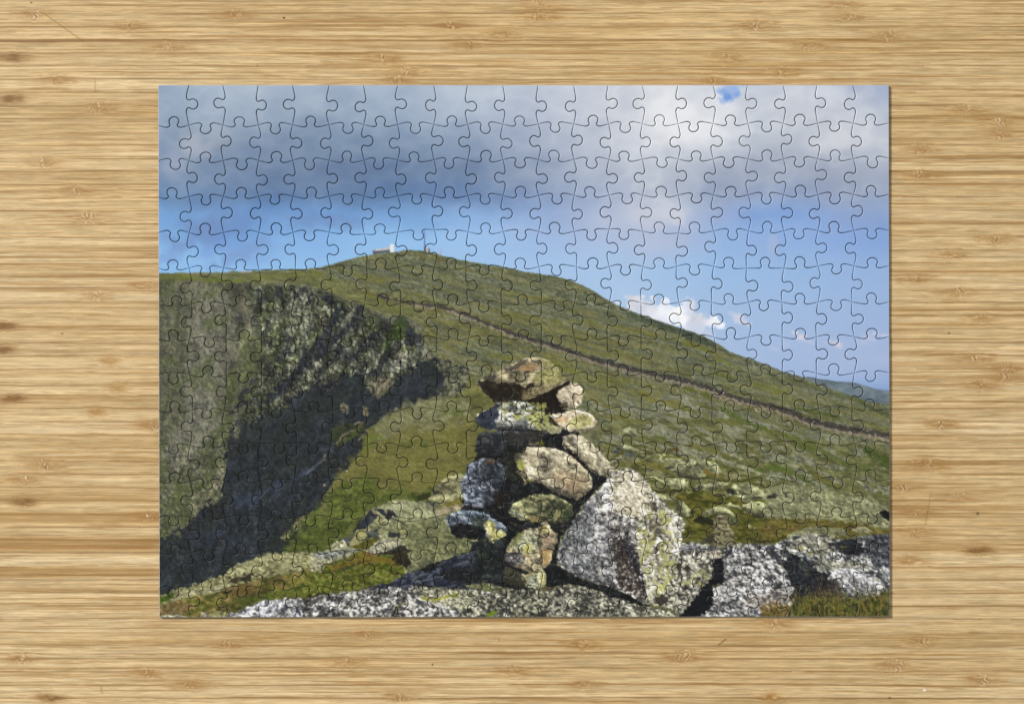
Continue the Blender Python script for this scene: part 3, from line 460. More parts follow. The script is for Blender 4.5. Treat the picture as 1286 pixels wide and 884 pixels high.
    for a in ((300, 150, 34, 10, 5, (150, 142, 120)), (270, 175, 26, 10, -5, (112, 110, 84)), (305, 185, 30, 12, 0, (140, 134, 106)), (290, 212, 30, 12, 5, (150, 142, 112)), (262, 205, 16, 10, 0, (84, 82, 62)),
              (330, 235, 34, 14, 0, (142, 136, 106)), (275, 245, 22, 16, 0, (132, 126, 98)), (350, 262, 26, 16, 0, (134, 130, 98)), (318, 265, 16, 14, 0, (56, 52, 40)), (315, 300, 24, 20, 0, (128, 122, 92)), (262, 295, 12, 18, 0, (148, 142, 116)), (350, 310, 34, 24, 0, (112, 114, 86)),
              (283, 275, 14, 14, 0, (46, 44, 32)), (290, 330, 20, 12, 0, (60, 62, 46)), (330, 345, 50, 14, 0, (104, 110, 88)), (300, 168, 26, 4, 0, (50, 46, 36)), (300, 200, 28, 4, 0, (54, 48, 36)), (310, 225, 30, 4, 0, (56, 50, 38)), (335, 250, 30, 4, 0, (62, 58, 42))):
        BL('O', *a, .9, .5)
    LY('O', "340,130 385,150 410,170 400,205 370,215 350,190", [(0, 58, 62, 44), (1, 110, 114, 84)], (4, 4, 0, 3), 1.2, (1, 3))
    # ---- foreground rock shelf
    spk = [(0, 34, 36, 42), (.22, 66, 68, 74), (.45, 104, 106, 110), (.68, 142, 143, 148), (.88, 178, 178, 184), (1, 208, 207, 206)]
    LY('I', "520,826 620,790 720,750 880,692 1000,678 1160,680 1290,690 1290,840 520,840", [(0, 60, 62, 72), (.25, 96, 100, 114), (.5, 138, 141, 156), (.75, 172, 174, 186), (1, 206, 206, 210)], (3, 2, -20, 4), 1.6, (1.6, 4))
    LY('M', "0,410 60,395 170,372 300,362 400,345 470,320 560,320 620,340 700,320 860,330 1040,350 1290,380 1290,530 0,530", spk, (3.2, 2.2, -20, 4), 1.6, (1.6, 4))
    LY('M', "0,410 200,375 420,330 560,335 640,380 500,430 300,420 100,470 0,440", [(0, 36, 34, 38), (.5, 76, 74, 80), (1, 150, 150, 158)], (3, 2, -15, 4), 4, (3, 4), .7, cov=(9, 4, -15, .5, .2))
    LY('M', "690,340 760,310 860,325 1000,345 1130,380 1250,400 1290,430 1200,500 1000,500 860,440 740,400", [(0, 64, 66, 60), (.4, 116, 118, 104), (.8, 156, 156, 136), (1, 186, 186, 164)], (3.2, 2.4, -20, 4), 3, (3, 4), .85)
    LY('N', "380,400 560,420 640,390 800,375 1000,430 1290,500 1290,615 0,615 0,560 200,440", [(0, 34, 36, 38), (.28, 68, 70, 66), (.5, 104, 106, 98), (.75, 146, 146, 134), (1, 188, 188, 178)], (2.8, 2.4, 10, 4), 3, (3, 4), .9)
    LY('L', "0,700 200,700 330,750 480,800 600,820 700,862 0,864", [(0, 40, 40, 42), (.28, 74, 76, 74), (.5, 108, 110, 102), (.75, 148, 148, 138), (1, 186, 186, 178)], (2.8, 2.4, 10, 4), 2, (2, 4), .9)
    ST('M', "740,395 800,410 860,402 930,385 970,375", 3, 3.4, (140, 148, 36), .85, 1.8, 1.4); ST('N', "195,600 225,580 250,575", 4, 4, (110, 140, 24), .9, 1.6, 1); ST('M', "560,500 580,470 600,440", 3, 2, (28, 32, 24), .8, 1.6, 1)
    ST('M', "545,470 570,440 600,430", 2, 2, (40, 44, 40), .7); ST('M', "640,430 600,440 580,490", 2.4, 3, (124, 130, 92), .7); ST('N', "340,520 300,560 260,590", 4, 5, (46, 50, 54), .7, 2, 2); ST('M', "450,480 560,490", 1.6, 1.6, (70, 76, 90), .6)
    # right shelf
    LY('L', "560,790 640,700 690,560 690,480 740,465 842,480 842,870 690,864 640,820", [(0, 48, 48, 48), (.25, 90, 90, 86), (.5, 132, 132, 124), (.75, 166, 166, 152), (1, 200, 198, 186)], (3, 2.6, -30, 4), 1.6, (1.6, 4))
    LY('O', "0,345 20,335 80,325 140,340 230,345 290,365 312,420 250,460 240,540 190,610 110,700 20,830 0,830", [(0, 44, 42, 42), (.25, 88, 88, 88), (.5, 130, 130, 126), (.75, 164, 164, 156), (1, 204, 204, 200)], (3, 2.6, -30, 4), 1.4, (1.4, 4))
    LY('O', "20,345 140,340 280,360 300,390 220,380 130,370 30,400", [(0, 92, 94, 108), (1, 158, 160, 176)], (4, 2.4, 0, 3), 2, (2, 4), .75)
    LY('O', "0,470 60,490 130,510 80,520 0,500", (52, 44, 38), soft=2.5, rough=(2, 3), op=.85)
    for a in ((90, 580, 60, 22, -20, (150, 152, 84)), (160, 530, 40, 22, -20, (148, 150, 84)), (150, 600, 34, 20, 0, (156, 158, 84)), (200, 560, 30, 22, 0, (150, 150, 100)), (60, 600, 30, 16, 0, (132, 144, 60))):
        BL('O', *a, .6, .8, .8)
    LY('O', "245,360 280,370 310,400 315,480 300,440 250,440", [(0, 110, 104, 96), (1, 196, 186, 176)], (2.5, 4, 80, 3), 1.2, (1, 3), .8)
    rsh = "300,440 310,395 330,370 380,340 440,335 500,330 600,345 640,345 700,310 804,280 804,880 100,880 160,810 235,750 245,630 310,600"
    LY('O', rsh, [(0, 36, 37, 44), (.22, 72, 74, 82), (.45, 110, 112, 120), (.7, 146, 148, 156), (.9, 180, 181, 188), (1, 210, 210, 212)], (3.2, 2.2, 20, 4), 1.4, (1.4, 4))
    LY('O', "320,420 330,375 380,345 370,390 340,420", (44, 48, 56), soft=2, rough=(2, 3), op=.85); LY('O', "600,345 640,345 700,420 690,470 640,440 600,380", (46, 50, 60), soft=2.5, rough=(2, 3), op=.8)
    LY('O', "380,340 440,335 430,360 380,360", (176, 174, 166), soft=2, rough=(1, 3), op=.7); LY('O', "245,640 300,615 370,630 380,700 300,720 250,740", [(0, 110, 112, 120), (1, 190, 190, 198)], (3, 3, 0, 3), 2, (2, 3), .7)
    LY('O', "440,700 700,640 760,700 700,720 520,760 430,740", [(0, 96, 88, 92), (1, 150, 142, 142)], (3, 3, 0, 3), 3, (3, 3), .5)
    LY('O', "298,430 312,470 318,590 300,600 242,620 240,742 190,800 150,830 20,832 90,740 130,690 190,610 242,560 240,480 255,440", [(0, 16, 18, 24), (1, 30, 32, 38)], (5, 3, 0, 3), 1.6, (1.6, 3))
    # far right rocks
    LY('Q', "70,545 130,505 200,498 260,510 330,530 430,505 530,502 530,720 500,740 300,740 100,700 60,620", [(0, 28, 31, 38), (.25, 58, 62, 70), (.5, 98, 102, 110), (.75, 142, 145, 150), (1, 192, 193, 196)], (4.2, 2.2, 20, 4), 1.4, (1.4, 4))
    LY('Q', "150,500 240,500 330,560 250,600 150,570 90,560", [(0, 84, 86, 84), (.5, 128, 130, 122), (1, 178, 178, 168)], (3.4, 2, 15, 4), 2, (2, 4), .85)
    LY('Q', "260,540 330,525 390,530 420,560 400,600 350,590 300,560", [(0, 20, 24, 28), (1, 48, 52, 62)], (5, 3, 10, 3), 2, (2, 4), .9); LY('Q', "430,505 530,502 530,640 470,640 420,580", [(0, 30, 34, 44), (.5, 66, 70, 82), (1, 128, 130, 142)], (3.4, 2.4, 10, 4), 2, (2, 4), .85)
    LY('Q', "110,760 180,730 300,745 300,790 120,800", (24, 27, 24), soft=6, rough=(4, 4), op=.8)
    LY('Q', "90,580 140,590 190,630 230,660 280,670 300,700 280,760 200,780 130,760 110,700 80,640", [(0, 18, 20, 26), (.6, 36, 40, 48), (1, 66, 70, 78)], (4, 3, 20, 4), 2, (2.4, 4), .95)
    LY('Q', "200,600 300,610 400,620 440,640 330,640 280,660 220,640", [(0, 78, 80, 80), (.5, 120, 122, 116), (1, 168, 168, 152)], (3, 2, 15, 4), 2, (2, 4), .85); LY('Q', "150,615 190,630 200,670 170,670 140,640", [(0, 56, 64, 62), (1, 90, 98, 92)], (3, 3, 0, 3), 2, (2, 3), .8)
    LY('Q', "268,690 285,655 315,638 350,640 400,658 460,680 500,700 505,735 470,760 400,775 350,760 300,720", [(0, 84, 86, 96), (.4, 128, 130, 142), (.8, 168, 170, 180), (1, 206, 206, 212)], (3.4, 2.6, 20, 4), 1.4, (1.2, 4), vol=(10, .35, .6, -1))
    LY('Q', "268,690 300,690 330,740 350,770 300,760 270,730", (46, 48, 56), soft=3, rough=(2, 3), op=.7); ST('Q', "500,660 525,670", 4, 6, (120, 128, 140), .7)
    for a in ((150, 562, 14, 10, 0, (164, 164, 76)), (225, 560, 12, 8, 0, (150, 152, 84)), (190, 585, 16, 8, 0, (144, 146, 80)), (60, 640, 12, 8, 0, (150, 150, 90)), (330, 555, 16, 6, 0, (120, 130, 60)), (470, 690, 10, 8, 0, (160, 160, 110))):
        BL('Q', *a, .7, .8, .7)
    # grass tufts in the lower right corner
    LY('Q', "0,815 60,795 130,805 180,770 260,750 330,775 400,785 480,750 530,735 530,860 0,860", [(0, 26, 32, 16), (.4, 54, 62, 24), (.75, 88, 90, 38), (1, 122, 108, 58)], (3, 5, 100, 4), 7, (5, 4), .9)
    R = random.Random(8)
    for i in range(330):
        x = R.uniform(-10, 530); y = R.uniform(770, 862); h = R.uniform(14, 70) * (1.25 if 230 < x < 300 else 1)
        if x < 100: h *= .6; y = R.uniform(800, 860)
        l = R.uniform(-34, 26); c = R.choice([(96, 108, 36), (70, 84, 28), (132, 124, 60), (150, 112, 56), (52, 60, 26), (118, 122, 50)] if x > 110 else [(150, 112, 60), (134, 100, 52), (118, 104, 52), (160, 130, 84)])
        ST('Q', f"{x:.0f},{y:.0f} {x + l * .35:.0f},{y - h * .55:.0f} {x + l:.0f},{y - h:.0f}", .9, .35, c, .75, .8, 0)
    for i in range(26):
        x = R.uniform(200, 330); y = R.uniform(700, 760); ST('Q', f"{x:.0f},{y + 50:.0f} {x - 8:.0f},{y:.0f} {x - R.uniform(5, 30):.0f},{y - 40:.0f}", .8, .3, (112, 86, 62), .6, .8, 0)
    # ---- the big cairn: the dark gaps first, then each stone
    gap = [(0, 14, 16, 18), (.6, 28, 30, 33), (1, 48, 50, 52)]
    LY('U', "395,70 420,30 520,0 700,0 830,20 960,170 1030,190 900,330 850,420 800,480 780,560 790,640 880,680 1000,710 1120,745 1190,780 1200,800 1080,770 960,730 850,700 730,725 600,730 400,690 180,720 0,700 60,660 190,600 370,560 400,500 440,490 300,480 270,400 330,330 320,240", gap, (5, 4, 0, 3), 1.4, (1.2, 4))
    LY('G', "250,370 540,320 740,225 720,300 700,440 820,620 700,720 500,720 250,720 200,600", gap, (5, 4, 0, 3), 1.2, (1, 4))
    DOTS('U', "420,60 560,40 600,140 520,200 560,300 760,420 820,420 860,320 960,200 900,300 820,560 780,640 700,420 540,480 440,330 560,320 540,120", 60, 1.4, 4.2, [(52, 54, 52), (70, 70, 62), (40, 44, 50), (84, 82, 66)], 41, 10, .7, ((12, 13, 15), -.4, .5), .8)
    LY('K', "100,884 60,880 150,830 300,790 300,700 340,700 400,700 520,690 560,740 550,884", [(0, 22, 26, 28), (.5, 36, 43, 44), (1, 58, 66, 66)], (5, 5, 90, 3), 1.4, (1.2, 4))
    LY('N', "0,150 60,130 300,120 310,250 400,290 440,320 440,400 360,375 220,350 0,380", [(0, 22, 26, 28), (.5, 36, 42, 44), (1, 60, 66, 66)], (5, 5, 90, 3), 1.6, (1.4, 4)); LY('N', "320,240 420,280 450,340 440,395 350,370 310,300", [(0, 44, 44, 36), (1, 76, 74, 56)], (4, 4, 0, 3), 2, (1.4, 4), .9)
    LY('M', "620,260 700,230 800,240 860,180 950,130 1060,115 1060,180 1000,300 1030,350 860,330 700,315 640,340 560,330 430,345 450,320 540,310", [(0, 22, 26, 36), (.4, 38, 44, 58), (.75, 62, 70, 88), (1, 96, 104, 122)], (7, 2.4, -12, 4), 1.4, (1.4, 4))
    LY('M', "860,240 960,210 1040,220 1040,290 960,300 880,290", gap, (5, 3, 0, 3), 3, (2, 4), .85); BL('K', 400, 815, 34, 30, 0, (44, 66, 36), .6, .9)
    # S5 shaded slab, S6 void
    LY('G', "60,620 120,600 250,592 450,600 545,625 520,690 450,708 280,720 275,780 200,792 90,775 35,740 40,680", [(0, 22, 26, 30), (.5, 44, 49, 56), (1, 76, 80, 84)], (8, 4, 0, 4), 1.2, (1, 4), vol=(6, .4, -1, -1))
    LY('G', "520,610 550,700 520,705 505,690", (96, 96, 34), soft=1.2, rough=(.8, 3)); LY('G', "250,600 480,600 540,625 520,690 300,690", [(0, 30, 28, 26), (1, 62, 58, 52)], (6, 3, 0, 3), 3, (2, 4), .7); LY('G', "440,670 520,680 500,705 430,700", [(0, 96, 92, 76), (1, 140, 134, 112)], (3, 2, 0, 3), 1.4, (1, 3), .8)
    LY('K', "560,20 640,0 700,10 680,60 640,110 650,170 690,210 700,270 560,250 560,140", [(0, 18, 20, 20), (1, 48, 50, 42)], (5, 4, 0, 3), 2, (1.4, 4))
    # S8 long stone on the right
    S8 = pts('G', "690,640 720,625 790,622 850,640 920,700 980,760 1040,830") + pts('U', "1040,130 1075,150 1062,175 1030,190 990,185 940,150 900,110 860,75") + pts('G', "800,810 720,740 690,700")
    LY('T', S8, [(0, 104, 100, 82), (.35, 142, 137, 116), (.7, 174, 168, 148), (1, 208, 205, 192)], (5, 3, 45, 4), 1.2, (1, 4), vol=(6, .35, 1, -1)); LY('G', "690,690 740,730 800,790 870,860 880,884 820,850 740,770", (26, 22, 18), soft=1.6, rough=(1.4, 3))
    DOTS('T', "715,550 760,580 775,595 740,590 720,570", 22, .7, 1.6, [(206, 202, 190), (120, 108, 84)], 15, 45, .6, None, .7)
    # S7 centre stone
    LY('U', "590,100 620,60 640,42 700,42 780,50 830,70 880,110 930,160 955,195 950,240 920,270 880,302 850,288 800,275 730,240 700,215 650,212 620,200 612,165 590,140",
       [(0, 90, 86, 73), (.3, 121, 116, 100), (.6, 143, 138, 121), (.85, 162, 157, 141), (1, 192, 187, 172)], (4, 3, 20, 4), 1.2, (.8, 4), vol=(9, .35, .8, -1))
    LY('K', "900,200 1000,180 1150,220 1150,330 1100,380 1000,340", [(0, 126, 104, 76), (1, 168, 148, 116)], (5, 4, 0, 3), 7, (3, 4), .5); LY('K', "640,115 680,100 705,150 700,185 660,180 640,150", [(0, 122, 128, 60), (1, 162, 166, 92)], (3, 3, 0, 3), 1.4, (1, 3), .9)
    LY('K', "690,230 750,255 780,268 740,272", (110, 120, 40), soft=1.5, rough=(1, 3), op=.8); LY('K', "640,180 700,190 730,240 700,250 650,210", [(0, 70, 66, 54), (1, 130, 124, 102)], (3, 3, 0, 3), 1.6, (1, 3)); BL('K', 706, 270, 16, 24, 20, (122, 112, 84), .9); LY('K', "625,60 700,20 690,60 650,110 625,100", [(0, 60, 60, 48), (1, 104, 102, 84)], (4, 3, 0, 3), 2, (1.4, 3), .8)
    DOTS('U', "640,60 780,60 900,150 930,220 860,270 700,200 630,160", 70, .5, 1.2, [(104, 96, 82), (188, 180, 166), (120, 104, 88)], 16, 0, .7, None, .6)
    # S9 blue grey stone
    LY('K', "270,150 330,112 400,90 460,95 540,140 572,165 560,260 500,340 480,420 400,455 320,455 255,430 230,330 236,250 270,200", [(0, 34, 39, 50), (.3, 62, 69, 83), (.65, 92, 101, 118), (1, 140, 147, 164)], (3.4, 5, 80, 4), 1.2, (1, 4), vol=(8, .35, -1, -.6))
    LY('K', "380,150 440,110 540,150 565,200 550,280 500,340 440,330 400,260", [(0, 18, 22, 30), (.5, 44, 52, 66), (1, 92, 100, 108)], (3, 4, 60, 4), 3, (3, 4), .85); LY('K', "390,100 470,100 480,125 400,130", [(0, 66, 52, 42), (1, 110, 92, 76)], (4, 2, 0, 3), 1.6, (1.2, 3), .85)
    LY('K', "480,330 560,330 570,420 500,440 470,420", [(0, 24, 22, 22), (1, 52, 46, 42)], (4, 4, 0, 3), 2, (1.4, 3), .85); ST('K', "400,180 420,260 470,330", 1.6, 2, (142, 146, 160), .6, 1.4, 1.4); ST('K', "280,140 270,200 300,270", 1.6, 1, (36, 40, 50), .6); ST('K', "350,110 370,170 350,230", 1.2, 1.2, (150, 156, 180), .5)
    # S10 wedge with lichen tip
    LY('K', "110,540 170,490 250,472 400,490 520,560 572,612 560,660 500,690 460,712 430,690 405,620 380,592 352,595 340,640 270,662 200,677 160,650 140,590", [(0, 38, 44, 54), (.35, 66, 76, 92), (.7, 92, 104, 122), (1, 132, 140, 154)], (6, 3, 20, 4), 1.2, (1, 4), vol=(6, .3, -.5, -1))
    LY('K', "140,590 220,570 300,580 352,600 330,650 270,662 200,677 160,650", [(0, 16, 16, 20), (1, 42, 42, 46)], (5, 3, 0, 3), 1.6, (1, 3)); LY('K', "300,530 400,510 420,550 380,600 310,580", [(0, 44, 56, 50), (1, 84, 100, 80)], (4, 4, 0, 3), 3, (2, 3), .7)
    LY('K', "390,582 440,545 470,560 482,600 500,640 540,640 560,655 520,690 470,715 440,700 425,640", [(0, 102, 100, 56), (.4, 150, 148, 92), (1, 206, 204, 168)], (3.4, 3, 20, 4), 1.2, (1, 3)); BL('K', 525, 650, 34, 34, 0, (186, 190, 116), .9, .5); BL('K', 522, 636, 14, 10, 0, (214, 212, 186), .8); LY('K', "490,560 560,600 560,640 500,620", (92, 104, 118), soft=1.6, rough=(1.4, 3), op=.8)
    LY('K', "440,700 520,690 570,670 570,700 500,735", (50, 60, 60), soft=1.6, rough=(1.4, 3), op=.8)
    # S11 flat stone
    LY('K', "580,490 615,430 700,382 780,352 900,360 1000,395 1050,430 1060,520 1000,562 930,575 850,560 760,565 690,552 640,532 590,515", [(0, 62, 66, 48), (.35, 98, 102, 74), (.7, 130, 132, 96), (1, 170, 170, 132)], (5, 3, 10, 4), 1.2, (1, 4), vol=(7, .4, -.2, -1))
    LY('K', "840,440 940,400 1060,440 1060,520 1000,562 900,560 860,500", [(0, 30, 34, 28), (.6, 60, 66, 50), (1, 96, 102, 72)], (4, 3, 0, 3), 3, (2.4, 4), .85); BL('K', 1005, 510, 40, 46, 20, (56, 84, 44), .6, .9); LY('K', "720,530 800,520 830,550 760,562", [(0, 120, 108, 64), (1, 170, 156, 104)], (3, 2, 0, 3), 1.4, (1, 3), .8); LY('K', "930,480 990,470 960,530 920,555", [(0, 130, 128, 84), (1, 164, 160, 110)], (3, 2, 0, 3), 1.8, (1.4, 3), .7)
    LY('K', "580,490 640,520 690,550 700,520 640,480 610,450", [(0, 104, 110, 104), (1, 142, 148, 140)], (4, 3, 0, 3), 2, (1.4, 3), .7)
    # S12 upright stone
    S12 = pts('K', "552,800 600,700 650,650 720,615 800,600 830,560 872,558 892,610 942,650 940,710 905,790 895,850") + pts('N', "655,180 650,222 590,255 540,300 480,282 400,245 330,205 308,150")
    LY('T', S12, [(0, 66, 62, 54), (.3, 104, 99, 82), (.65, 142, 136, 112), (1, 190, 184, 160)], (4.5, 3.4, 30, 4), 1.2, (1, 4), vol=(8, .3, .6, -1))
    LY('K', "600,720 680,640 760,620 800,680 780,760 700,780 640,760", [(0, 96, 102, 86), (.5, 146, 152, 132), (1, 196, 198, 176)], (3.4, 3, 20, 4), 2.5, (2, 3), .85); LY('K', "690,740 740,720 760,760 720,800 690,780", [(0, 142, 146, 66), (1, 186, 188, 112)], (3, 3, 0, 3), 2, (1.6, 3), .85); BL('K', 850, 620, 34, 36, 0, (148, 152, 72), .8, .8)
    LY('K', "640,640 700,640 620,740 580,760", (96, 108, 56), soft=2.4, rough=(2, 3), op=.7); LY('K', "560,790 620,780 700,820 690,860 620,884 560,850", [(0, 34, 36, 42), (.5, 74, 76, 84), (1, 140, 142, 150)], (2.6, 2.6, 0, 4), 2, (1.6, 3), .85); LY('K', "820,760 900,780 890,860 850,884 830,830", [(0, 140, 112, 66), (1, 186, 156, 100)], (3, 4, 0, 3), 2.4, (2, 3), .8)
    LY('K', "840,660 940,650 935,720 880,740 840,720", [(0, 112, 98, 84), (1, 156, 140, 120)], (3, 3, 0, 3), 2.4, (2, 3), .8); BL('K', 850, 700, 14, 14, 0, (164, 112, 70), .8); BL('N', 478, 165, 20, 10, 0, (150, 100, 62), .8); ST('K', "830,590 800,680 830,800 830,870", .9, .9, (60, 56, 46), .6)
    # S13 foot stone
    LY('N', "440,300 520,285 580,252 605,262 625,345 600,402 545,410 470,397 440,350", [(0, 92, 90, 62), (.4, 140, 138, 100), (1, 190, 190, 160)], (3.4, 4, 80, 4), 1.2, (1, 3), vol=(6, .3, .6, -1)); LY('N', "475,310 555,292 560,370 540,405 490,390", [(0, 104, 112, 104), (1, 178, 186, 172)], (3, 4, 80, 4), 1.8, (1.4, 3), .85); LY('N', "600,380 700,395 680,410 590,420", [(0, 70, 64, 44), (1, 122, 116, 84)], (4, 2, 0, 3), 1.8, (1.2, 3))
    # S1 top stone
    LY('G', "50,235 110,205 170,170 240,138 300,108 370,72 430,56 540,52 600,85 650,130 690,180 735,215 690,245 600,292 520,325 440,362 380,380 250,377 190,387 140,340 90,290 55,265",
       [(0, 74, 70, 56), (.3, 108, 103, 82), (.65, 138, 132, 104), (1, 172, 166, 136)], (5, 3, -25, 4), 1.2, (1, 4), vol=(7, .3, .8, -1))
    LY('G', "50,235 120,212 190,240 240,235 300,255 350,240 410,265 450,245 480,250 440,290 400,345 380,380 250,377 190,387 140,340 90,290", [(0, 26, 22, 17), (.6, 42, 36, 28), (1, 66, 58, 44)], (6, 3, 20, 4), 1.6, (1.8, 3)); LY('G', "400,300 500,270 600,255 690,240 600,292 520,325 440,362 390,370", [(0, 92, 84, 60), (1, 146, 136, 100)], (5, 3, -20, 4), 2, (1.8, 3), .8)
    LY('G', "260,140 370,75 440,60 400,110 330,150 270,170", [(0, 46, 44, 44), (1, 92, 84, 74)], (5, 2.4, -30, 3), 2, (1.6, 3), .85); LY('G', "350,140 430,100 500,105 480,150 400,160", [(0, 126, 98, 68), (1, 164, 130, 92)], (5, 2.4, -25, 3), 2.4, (2, 3), .8)
    LY('G', "510,60 600,88 650,132 690,182 720,212 640,240 560,250 480,230 500,170 560,140", [(0, 106, 106, 62), (.5, 142, 142, 86), (1, 178, 176, 124)], (4, 3, -20, 4), 3, (2.4, 3), .85); LY('G', "100,200 180,180 180,230 130,225", (60, 60, 56), soft=2, rough=(2, 3), op=.8)
    ST('G', "430,60 500,56 580,78", 1.4, 1.4, (176, 164, 136), .7, 1.4, .8); DOTS('G', "240,160 500,120 680,190 520,300 420,240 280,220", 60, .6, 1.4, [(78, 74, 58), (176, 172, 140), (160, 158, 96)], 17, -20, .6, None, .6)
    # S2 round stone
    LY('G', "740,235 800,245 835,290 832,370 780,430 720,432 665,410 640,350 645,305 690,270", [(0, 106, 98, 82), (.35, 140, 131, 112), (.7, 172, 163, 145), (1, 206, 199, 184)], (3.6, 3, 20, 4), 1.2, (.8, 3), vol=(8, .3, 1, -.6))
    LY('G', "560,310 620,285 740,222 735,250 690,270 650,300 640,340 660,380 700,410 690,440 640,455 560,460 500,400 400,378 500,340", [(0, 18, 14, 12), (1, 40, 32, 26)], (5, 4, 0, 3), 1.2, (1, 3)); LY('G', "660,400 720,385 730,425 700,440", [(0, 60, 54, 44), (1, 104, 96, 78)], (3, 3, 0, 3), 1.6, (1, 3)); ST('G', "775,290 768,360 780,430", .8, .8, (90, 80, 66), .7)
    LY('G', "780,240 810,250 830,330 820,390 790,360", [(0, 170, 156, 136), (1, 206, 194, 176)], (3, 3, 0, 3), 2, (1.6, 3), .6); BL('G', 800, 385, 16, 18, 0, (82, 66, 52), .8)
    # S4 right slab
    LY('G', "585,480 640,468 700,458 790,432 850,448 920,490 942,530 900,582 830,600 740,605 690,582 640,545 600,532", [(0, 104, 92, 70), (.3, 150, 140, 116), (.6, 184, 178, 160), (1, 222, 218, 210)], (4.4, 3, -10, 4), 1.2, (1, 3), vol=(6, .3, .6, -1))
    LY('G', "720,540 760,500 830,470 900,490 900,540 840,580 760,580", [(0, 134, 132, 78), (.6, 164, 166, 94), (1, 200, 200, 152)], (3.4, 2.6, -10, 4), 2, (2, 3), .8); LY('G', "640,500 720,490 720,530 670,530", [(0, 170, 128, 84), (1, 206, 176, 138)], (4, 2.4, 20, 3), 2, (1.6, 3), .7); LY('G', "560,460 590,480 640,540 690,585 680,600 640,560 590,520", (46, 34, 22), soft=1.4, rough=(1, 3), op=.9)
    LY('G', "830,600 900,585 940,545 960,560 900,620 850,650", [(0, 88, 88, 66), (1, 124, 122, 94)], (4, 3, 0, 3), 2, (1.6, 3), .8)
    # S3 left slab
    LY('G', "35,510 70,460 160,430 200,388 330,375 430,385 500,430 560,482 590,540 640,560 682,580 660,612 600,617 500,592 400,572 330,575 200,582 140,587 70,552", [(0, 62, 66, 64), (.25, 110, 115, 110), (.5, 156, 160, 154), (.75, 190, 193, 190), (1, 224, 226, 222)], (3.6, 3, 0, 4), 1.2, (1, 3), vol=(7, .4, .4, -1))
    LY('G', "220,390 560,390 640,600 500,590 260,470", [(0, 116, 120, 66), (.5, 150, 156, 84), (1, 182, 186, 118)], (3, 3, 0, 3), 2, (1.6, 3), .85, cov=(6, 5, 0, .6, .15)); LY('G', "440,440 520,440 570,500 590,560 500,560 450,520", [(0, 110, 116, 60), (.5, 156, 164, 84), (1, 192, 194, 130)], (3, 3, 0, 4), 2.6, (2, 3), .8)
    LY('G', "230,390 540,400 560,560 330,560 220,500", (46, 50, 44), soft=2, rough=(1, 3), op=.8, cov=(4, 3.4, 0, .78, .1)); LY('G', "35,510 70,460 160,430 200,388 225,400 205,440 215,480 190,520 205,570 140,587 70,552", [(0, 26, 31, 42), (.6, 42, 50, 66), (1, 66, 74, 88)], (5, 4, 0, 3), 1.5, (1.2, 3))
    LY('G', "600,560 650,560 682,582 655,612 600,617 590,590", [(0, 140, 140, 100), (1, 186, 184, 140)], (3, 3, 0, 3), 1.5, (1, 3), .8); LY('G', "200,560 340,565 440,575 420,590 330,585 220,590", (60, 62, 70), soft=1.6, rough=(1.2, 3), op=.7); LY('G', "350,510 420,500 430,560 360,560", (96, 104, 116), soft=3, rough=(2, 3), op=.6)
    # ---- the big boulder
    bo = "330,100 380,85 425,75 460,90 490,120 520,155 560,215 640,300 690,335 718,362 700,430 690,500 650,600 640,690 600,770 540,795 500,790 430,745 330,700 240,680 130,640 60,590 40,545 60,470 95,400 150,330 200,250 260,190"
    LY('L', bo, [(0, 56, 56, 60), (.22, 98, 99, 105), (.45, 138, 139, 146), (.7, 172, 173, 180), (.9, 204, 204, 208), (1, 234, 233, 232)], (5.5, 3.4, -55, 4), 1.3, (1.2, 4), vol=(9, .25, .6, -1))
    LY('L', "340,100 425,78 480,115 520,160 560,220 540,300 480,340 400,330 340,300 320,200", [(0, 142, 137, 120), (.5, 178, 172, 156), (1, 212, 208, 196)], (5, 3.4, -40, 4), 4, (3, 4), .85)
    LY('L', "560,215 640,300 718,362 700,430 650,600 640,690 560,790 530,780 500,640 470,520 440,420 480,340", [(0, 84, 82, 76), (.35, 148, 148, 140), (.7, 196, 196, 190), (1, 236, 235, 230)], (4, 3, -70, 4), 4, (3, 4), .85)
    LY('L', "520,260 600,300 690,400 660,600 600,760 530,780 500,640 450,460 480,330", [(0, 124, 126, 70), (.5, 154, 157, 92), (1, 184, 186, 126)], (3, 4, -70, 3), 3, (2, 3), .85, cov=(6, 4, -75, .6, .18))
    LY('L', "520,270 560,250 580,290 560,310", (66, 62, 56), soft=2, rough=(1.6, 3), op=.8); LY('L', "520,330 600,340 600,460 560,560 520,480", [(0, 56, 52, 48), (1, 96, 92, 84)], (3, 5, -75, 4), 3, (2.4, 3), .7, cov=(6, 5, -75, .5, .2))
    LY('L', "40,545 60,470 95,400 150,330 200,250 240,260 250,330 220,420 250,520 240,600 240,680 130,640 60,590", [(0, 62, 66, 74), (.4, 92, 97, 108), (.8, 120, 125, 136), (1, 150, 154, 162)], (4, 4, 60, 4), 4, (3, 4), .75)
    LY('L', "330,440 380,430 430,500 470,600 500,700 520,780 430,745 360,700 350,600", [(0, 30, 26, 25), (.4, 58, 50, 46), (.75, 92, 82, 78), (1, 170, 170, 182)], (3.6, 3, -50, 4), 3, (2.6, 3), .92); LY('L', "360,450 420,460 470,560 500,680 470,640 420,560", [(0, 22, 22, 28), (1, 52, 52, 62)], (5, 3, 60, 3), 3, (2, 3), .6)
